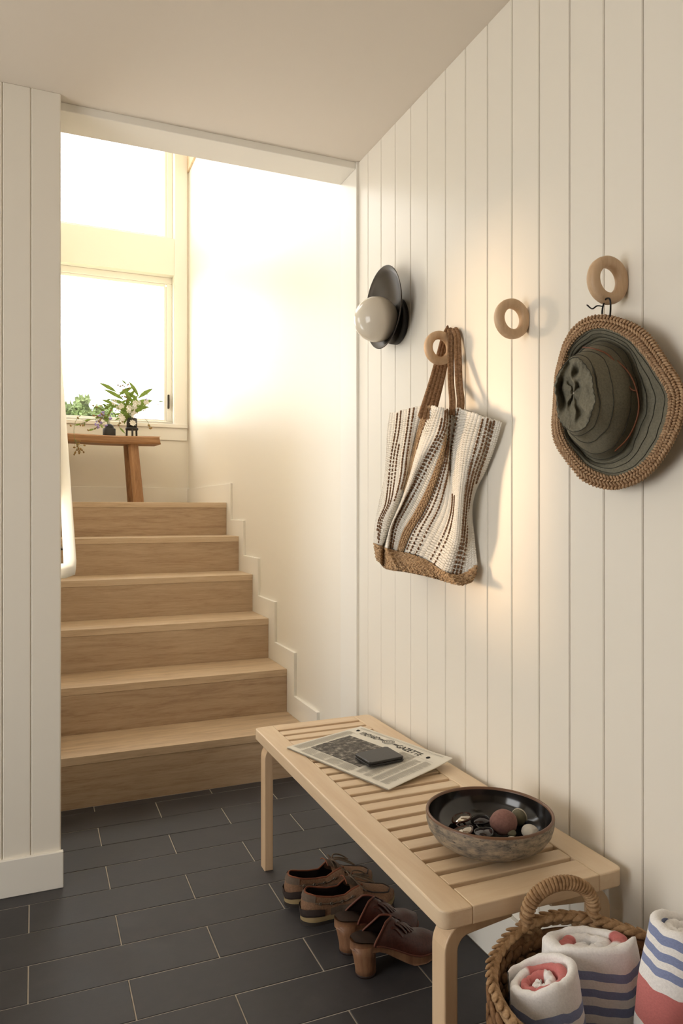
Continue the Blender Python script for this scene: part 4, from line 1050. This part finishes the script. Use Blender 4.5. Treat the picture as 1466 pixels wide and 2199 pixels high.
def clog(label, loc, yaw, side):
    L, W = .248, .0425
    t_ = thing('heeled_clog', label, 'shoe', (loc[0], loc[1], 0), yaw-PI/2, 'pair of clogs under the bench')
    top = lambda t: float(np.interp(t, [0, .12, .28, .45, .60, .72, .86, 1], [.092, .090, .080, .060, .041, .032, .030, .036]))
    def und(t): return float(np.interp(t, [0, .28, .34, .45, .58, .66, .80, .92, 1], [.070, .060, .052, .034, .014, .004, .001, .006, .016]))
    n = 44; ts = [.5-.5*math.cos(PI*k/(n-1)) for k in range(n)]
    def wd(t):
        h, c = outline(t, W); return h, side*c
    # sole body
    rings = []
    for f in (0, .25, .6, 1):
        rr = []
        for sgn, seq in ((1, ts), (-1, ts[::-1][1:-1])):
            for t in seq:
                h, c = wd(t); z = und(t)*(1-f)+top(t)*f; rr.append((c+sgn*h*(.93+.07*f), t*L, z))
        rings.append(rr)
    m = len(rings[0]); V = [p for r in rings for p in r]; Fc = grid_faces(4, m, cv=True)
    half = n-2
    for base_, rev in ((0, True), (3*m, False)):
        # strip faces across the outline
        right = [base_+k for k in range(n)]; left = [base_]+[base_+m-k for k in range(1, n-1)]+[base_+n-1]
        for k in range(n-1):
            f = [right[k], right[k+1], left[k+1], left[k]]; f = list(dict.fromkeys(f)); Fc.append(tuple(f[::-1] if rev else f))
    obj('wooden_sole', V, Fc, 'clogwood', t_, True)
    # footbed
    G = []
    for t in np.linspace(.02, .97, 30):
        h, c = wd(t); G.append([(c+x*h*.93, t*L, top(t)+.0022) for x in np.linspace(-1, 1, 9)])
    grid('footbed', G, 'footbed', t_)
    # heel block
    G = []
    for z, k, y0 in ((.006, .80, .012), (.02, .80, .011), (.05, .88, .006), (.078, .98, .0)):
        rr = []
        for a in np.linspace(0, 2*PI, 25)[:-1]:
            x = math.sin(a); y = math.cos(a); yy = .036-.036*y*(1 if y > 0 else .85); rr.append((x*.0325*k*(1 if y > -.3 else .93), y0*.7+ (yy-.033)*k+.033, z))
        G.append(rr)
    grid('heel', G, 'clogwood', t_, cv=True, caps=True)
    G2 = [[(x, y, z) for (x, y, _) in G[0]] for z in (0, .0062)]
    grid('heel_tip', G2, 'heelcap', t_, cv=True, caps=True)
    # leather upper
    def up_(t, x, lift=0):
        h, c = wd(min(t, .998)); hz = float(np.interp(t, [.2, .36, .46, .56, .66, .76, .88, 1.0], [.105, .130, .124, .102, .081, .069, .062, .048]))
        b = top(t)-.004; s = (1-abs(x)**2.6)**.5
        sx = x*(h+.004)*(1.0-.04*s); return np.array([c+sx, t*L, b+(hz-b)*s+lift])
    def t0(x): return .47-.27*abs(x)**1.5
    xv = [math.sin(PI/2*k) for k in np.linspace(-1, 1, 29)]
    G = []
    for f in list(np.linspace(0, .8, 16))+[.8+.2*math.sin(PI/2*k/9) for k in range(1, 10)]:
        G.append([up_(t0(x)+(.999-t0(x))*f, x) for x in xv])
    grid('upper', G, 'ox', t_)
    grid('upper_lining', [[p-[0, 0, .002]-np.array([.03*p[0], 0, 0]) for p in r] for r in np.array(G)[:16]], 'lining', t_)
    tube('topline', [up_(t0(x)-.002, x, .0005) for x in xv], .0028, 'oxedge', t_, 6)
    # strap across the instep and fringe
    grid('strap', [[up_(t0(x)+.055+.085*f, x, .0030) for x in xv[1:-1]] for f in np.linspace(0, 1, 5)], 'ox', t_)
    for q in range(11):
        x = -.78+1.56*q/10; st_ = t0(x)+.145; pts = [up_(st_-.02+.0155*k, max(-.93, min(.93, x+(.012*k*(1 if x > 0 else -1)))), .0045+.004*math.sin(k/8*PI)) for k in range(9)]
        G = sweep_pts(pts, [(-.0034, -.0009), (.0034, -.0009), (.0034, .0009), (-.0034, .0009)], up=np.array([x*.6, 0, 1.0])); grid('fringe', G, 'ox', t_, cv=True, caps=True, smooth=False)
    # welt tacks
    for sg in (-1, 1):
        for t in np.linspace(.28, .9, 12):
            h, c = wd(t); mbn = None
            G = None
    wl2 = [(lambda hc, t=t, sg=sg: (hc[1]+sg*(hc[0]+.0042), t*L, top(t)-.003))(wd(t)) for sg, seq in ((1, np.linspace(.22, .985, 26)), (-1, np.linspace(.985, .22, 26))) for t in seq]
    tube('welt', wl2, .0022, 'oxedge', t_, 6)
    return t_
clog('dark oxblood heeled clog under the bench, next to the boat shoes', (.722, 1.754), math.atan2(.02, .23), 1)
clog('dark oxblood heeled clog under the bench, farther from the boat shoes', (.722, 1.654), math.atan2(.005, .23), -1)

# ================================================================== landing: rustic bench, vases, flowers
TY = 5.40
tr = onY(344, 938, TY); tb = onY(344, 953, TY); ztop = tr[2]; zb_ = onY(300, 953, TY)[2]
rt = thing('rustic_bench', 'rough brown wooden bench on the stair landing below the window', 'bench', (.45, TY+.11, LAND))
rto = np.array(rt.location)
def rrel(o): o.location = -Vector(rto); return o
xr = tr[0]
pts = [(x, TY+.11, (ztop+zb_)/2+.003*math.sin(x*9)) for x in np.linspace(.06, xr, 16)]
hz_ = (ztop-zb_)/2
sect = [(-.11, -hz_*.6), (-.10, -hz_), (.10, -hz_), (.11, -hz_*.6), (.11, hz_*.7), (.10, hz_), (-.10, hz_), (-.11, hz_*.7)]
G = np.array(sweep_pts(pts, sect, up=np.array([0, 0, 1.]))); G[-1, :, 0] += np.array([.01, -.012, .006, 0, -.006, .004, .01, 0])
rrel(grid('plank_top', G, 'rustic', rt, cv=True, caps=True, smooth=False))
def rleg(x0_, x1_, ya, yb):
    sec = [(-.036, -.022), (-.02, -.034), (.024, -.032), (.036, -.018), (.034, .024), (.0, .034), (-.034, .026)]
    p = [(x0_+(x1_-x0_)*t, ya+(yb-ya)*t, zb_+.004+(LAND+.0045-zb_-.004)*t) for t in np.linspace(0, 1, 7)]
    Gl = np.array(sweep_pts(p, sec, up=np.array([0, 1., 0]))); Gl[-1, :, 2] = LAND+.0006
    rrel(grid('leg', Gl, 'rusticz', rt, cv=True, caps=True, smooth=False))
lx0 = onY(285, 955, TY+.06)[0]; lx1 = onY(297, 1075, TY+.03)[0]
rleg(lx0, lx1, TY+.07, TY+.02); rleg(lx0-.02, lx1-.02, TY+.15, TY+.20)
rleg(.17, .12, TY+.07, TY+.02); rleg(.17, .12, TY+.15, TY+.20)
VY = TY+.10
zt_ = ztop+.0
sp = VY*cT/F_PX                # metres per pixel at that depth (nearly)
def vx(x): return onY(x, 930, VY)[0]
v1 = thing('low_vase', 'low black vase with a domed top on the rustic bench', 'vase', (vx(234.5), VY, zt_))
px = onY(249, 930, VY)[0]-onY(234.5, 930, VY)[0]; R1 = px*.95
lathe('vase_body', [(0, 0), (R1*.97, 0), (R1, .004), (R1, .052), (R1*.96, .055), (R1*.72, .056)], 'vasebk', v1, 32)
lathe('vase_dome', [(R1*.72, .056), (R1*.68, .070), (R1*.55, .080), (R1*.3, .088), (R1*.16, .090), (R1*.12, .086)], 'vasebk', v1, 32)
v2 = thing('footed_vase', 'black cylinder vase on a three legged stand on the rustic bench', 'vase', (vx(283), VY, zt_))
R2 = (vx(295)-vx(283))*.95; R3 = (vx(297.5)-vx(283))*.95
lathe('vase_cylinder', [(0, .062), (R2, .062), (R2, .136), (R2*.94, .138), (R2*.9, .134), (R2*.9, .075), (0, .072)], 'vasebk', v2, 32)
lathe('stand_plate', [(0, .050), (R3*.9, .050), (R3, .053), (R3, .064), (R3*.96, .067), (0, .067)], 'vasebk', v2, 32)
for k in range(3):
    a = 2*PI*k/3+.5; tube('stand_leg', [(R3*.86*math.cos(a), R3*.86*math.sin(a), .055), (R3*.9*math.cos(a), R3*.9*math.sin(a), 0)], .0075, 'vasebk', v2, 6)
def leafq(mb, base_, d, L_, w_, droop=.2):
    d = nrm(d); sd = nrm(np.cross(d, [0.3, -1, .2])); pts = []
    for f, k in ((0, .1), (.25, .8), (.5, 1), (.75, .65), (1, .02)):
        c = np.asarray(base_)+d*L_*f+np.array([0, 0, -droop*L_*f*f]); pts.append((c-sd*w_*k, c+[0, -.004*k, 0], c+sd*w_*k))
    mb.grid(pts)
def bunch(name, label, cat, vase_px, vz, stems, seed):
    rnd = random.Random(seed); b0 = np.array([vx(vase_px), VY, zt_+vz])
    t = thing(name, label, cat, b0)
    for st_ in stems:
        pts = [np.array([0, 0, -.05])]+[onY(x, y, VY+dy)-b0 for x, y, dy in st_['p']]
        path = catmull(pts, 22); s = tube('stem', path, .0016, 'stem', t, 5)
        P, T, N = frames(path)
        if st_.get('leaf'):
            n_, L_, w_, t0_, = st_['leaf']
            for k in range(n_):
                i = int(len(P)*(t0_+(1-t0_)*k/max(1, n_-1)))-1; i = max(1, min(i, len(P)-1)); mb = MB()
                a = rnd.uniform(-1, 1); d = T[i]*.7+np.array([(1 if k % 2 else -1)*.8+a*.2, rnd.uniform(-.5, .5), rnd.uniform(-.1, .3)])
                leafq(mb, P[i], d, L_*rnd.uniform(.7, 1.15), w_, .15); mb.build('leaf', 'leaf', s, True)
        for col_, n_, r_, t0_, spread in st_.get('bl', ()):
            for k in range(n_):
                i = int(len(P)*rnd.uniform(t0_, 1))-1; i = max(0, min(i, len(P)-1)); c = P[i]+np.array([rnd.gauss(0, spread), rnd.gauss(0, spread), rnd.gauss(0, spread)]); mb = MB()
                if col_ == 'petalw':
                    for q in range(8):
                        a = 2*PI*q/8; mb.quad([c, c+[r_*math.cos(a-.3), -.003, r_*math.sin(a-.3)], c+[r_*1.2*math.cos(a), -.004, r_*1.2*math.sin(a)], c+[r_*math.cos(a+.3), -.003, r_*math.sin(a+.3)]])
                else: mb.ell(c, (rnd.gauss(0, 1), rnd.gauss(0, 1), rnd.gauss(0, 1)), r_, r_*.6, r_*.5, (0, -1, .1), 4, 6)
                mb.build('blossom', col_, s, True)
                tube('stalk', [P[max(0, i-2)], c], .0007, 'stem', s, 4)
    return t
bunch('wildflower_bunch', 'wildflowers with long green leaves and white blossoms in the cylinder vase', 'flowers', 283, .137, [
    dict(p=[(279, 880, 0), (268, 862, .01), (248, 840, .02)], leaf=(7, .17, .016, .3)),
    dict(p=[(282, 876, -.01), (274, 850, 0), (272, 826, .01)], leaf=(3, .07, .007, .4), bl=[('seed', 7, .010, .6, .02)]),
    dict(p=[(286, 880, 0), (294, 862, 0), (298, 852, .0)], leaf=(7, .16, .016, .25)),
    dict(p=[(290, 884, 0), (306, 868, .02), (318, 850, .02)], leaf=(3, .06, .006, .2), bl=[('petalp', 12, .010, .55, .014)]),
    dict(p=[(276, 886, -.02), (262, 880, -.03), (252, 872, -.03)], leaf=(7, .12, .013, .2), bl=[('petalw', 8, .018, .2, .035)]),
    dict(p=[(284, 888, -.03), (288, 882, -.05), (296, 876, -.05)], leaf=(7, .11, .013, .2), bl=[('petalw', 9, .018, .2, .035)]),
    dict(p=[(280, 890, -.03), (272, 892, -.05), (262, 890, -.05)], leaf=(6, .10, .012, .3), bl=[('petalw', 9, .018, .3, .035)]),
    dict(p=[(280, 870, .02), (264, 842, .03), (262, 820, .03)], bl=[('seed', 10, .009, .45, .02)]),
    dict(p=[(288, 880, .02), (300, 870, .03), (340, 862, .05)], leaf=(2, .05, .005, .6), bl=[('seed', 5, .007, .7, .02)]),
    dict(p=[(292, 894, -.04), (312, 900, -.05), (320, 912, -.05), (323, 922, -.05)], bl=[('seed', 5, .010, .85, .012)]),
    dict(p=[(270, 894, -.04), (258, 900, -.05), (256, 918, -.05)], leaf=(2, .05, .007, .6), bl=[('seed', 4, .009, .8, .012)]),
], 21)
bunch('wildflower_bunch', 'trailing stems with purple blossoms in the low domed vase', 'flowers', 234.5, .088, [
    dict(p=[(226, 896, -.02), (205, 884, -.05), (180, 888, -.08), (162, 905, -.10), (159, 935, -.13), (166, 958, -.14), (174, 972, -.14)], bl=[('seed', 16, .011, .86, .02)]),
    dict(p=[(228, 902, -.02), (218, 896, -.03), (206, 898, -.04)], bl=[('petalp', 16, .013, .35, .02)]),
    dict(p=[(232, 895, 0), (222, 880, 0), (205, 872, -.02)], leaf=(6, .06, .008, .3), bl=[('seed', 8, .010, .5, .03)]),
    dict(p=[(228, 900, -.03), (200, 900, -.05), (170, 912, -.06)], leaf=(7, .05, .007, .3), bl=[('seed', 14, .011, .4, .03)]),
    dict(p=[(236, 892, 0), (232, 876, 0), (226, 862, 0)], leaf=(4, .06, .008, .3), bl=[('petalp', 5, .010, .4, .02)]),
    dict(p=[(232, 904, -.04), (216, 912, -.05), (202, 922, -.06)], leaf=(3, .05, .007, .4), bl=[('petalp', 5, .012, .7, .015), ('seed', 3, .010, .7, .02)]),
], 22)
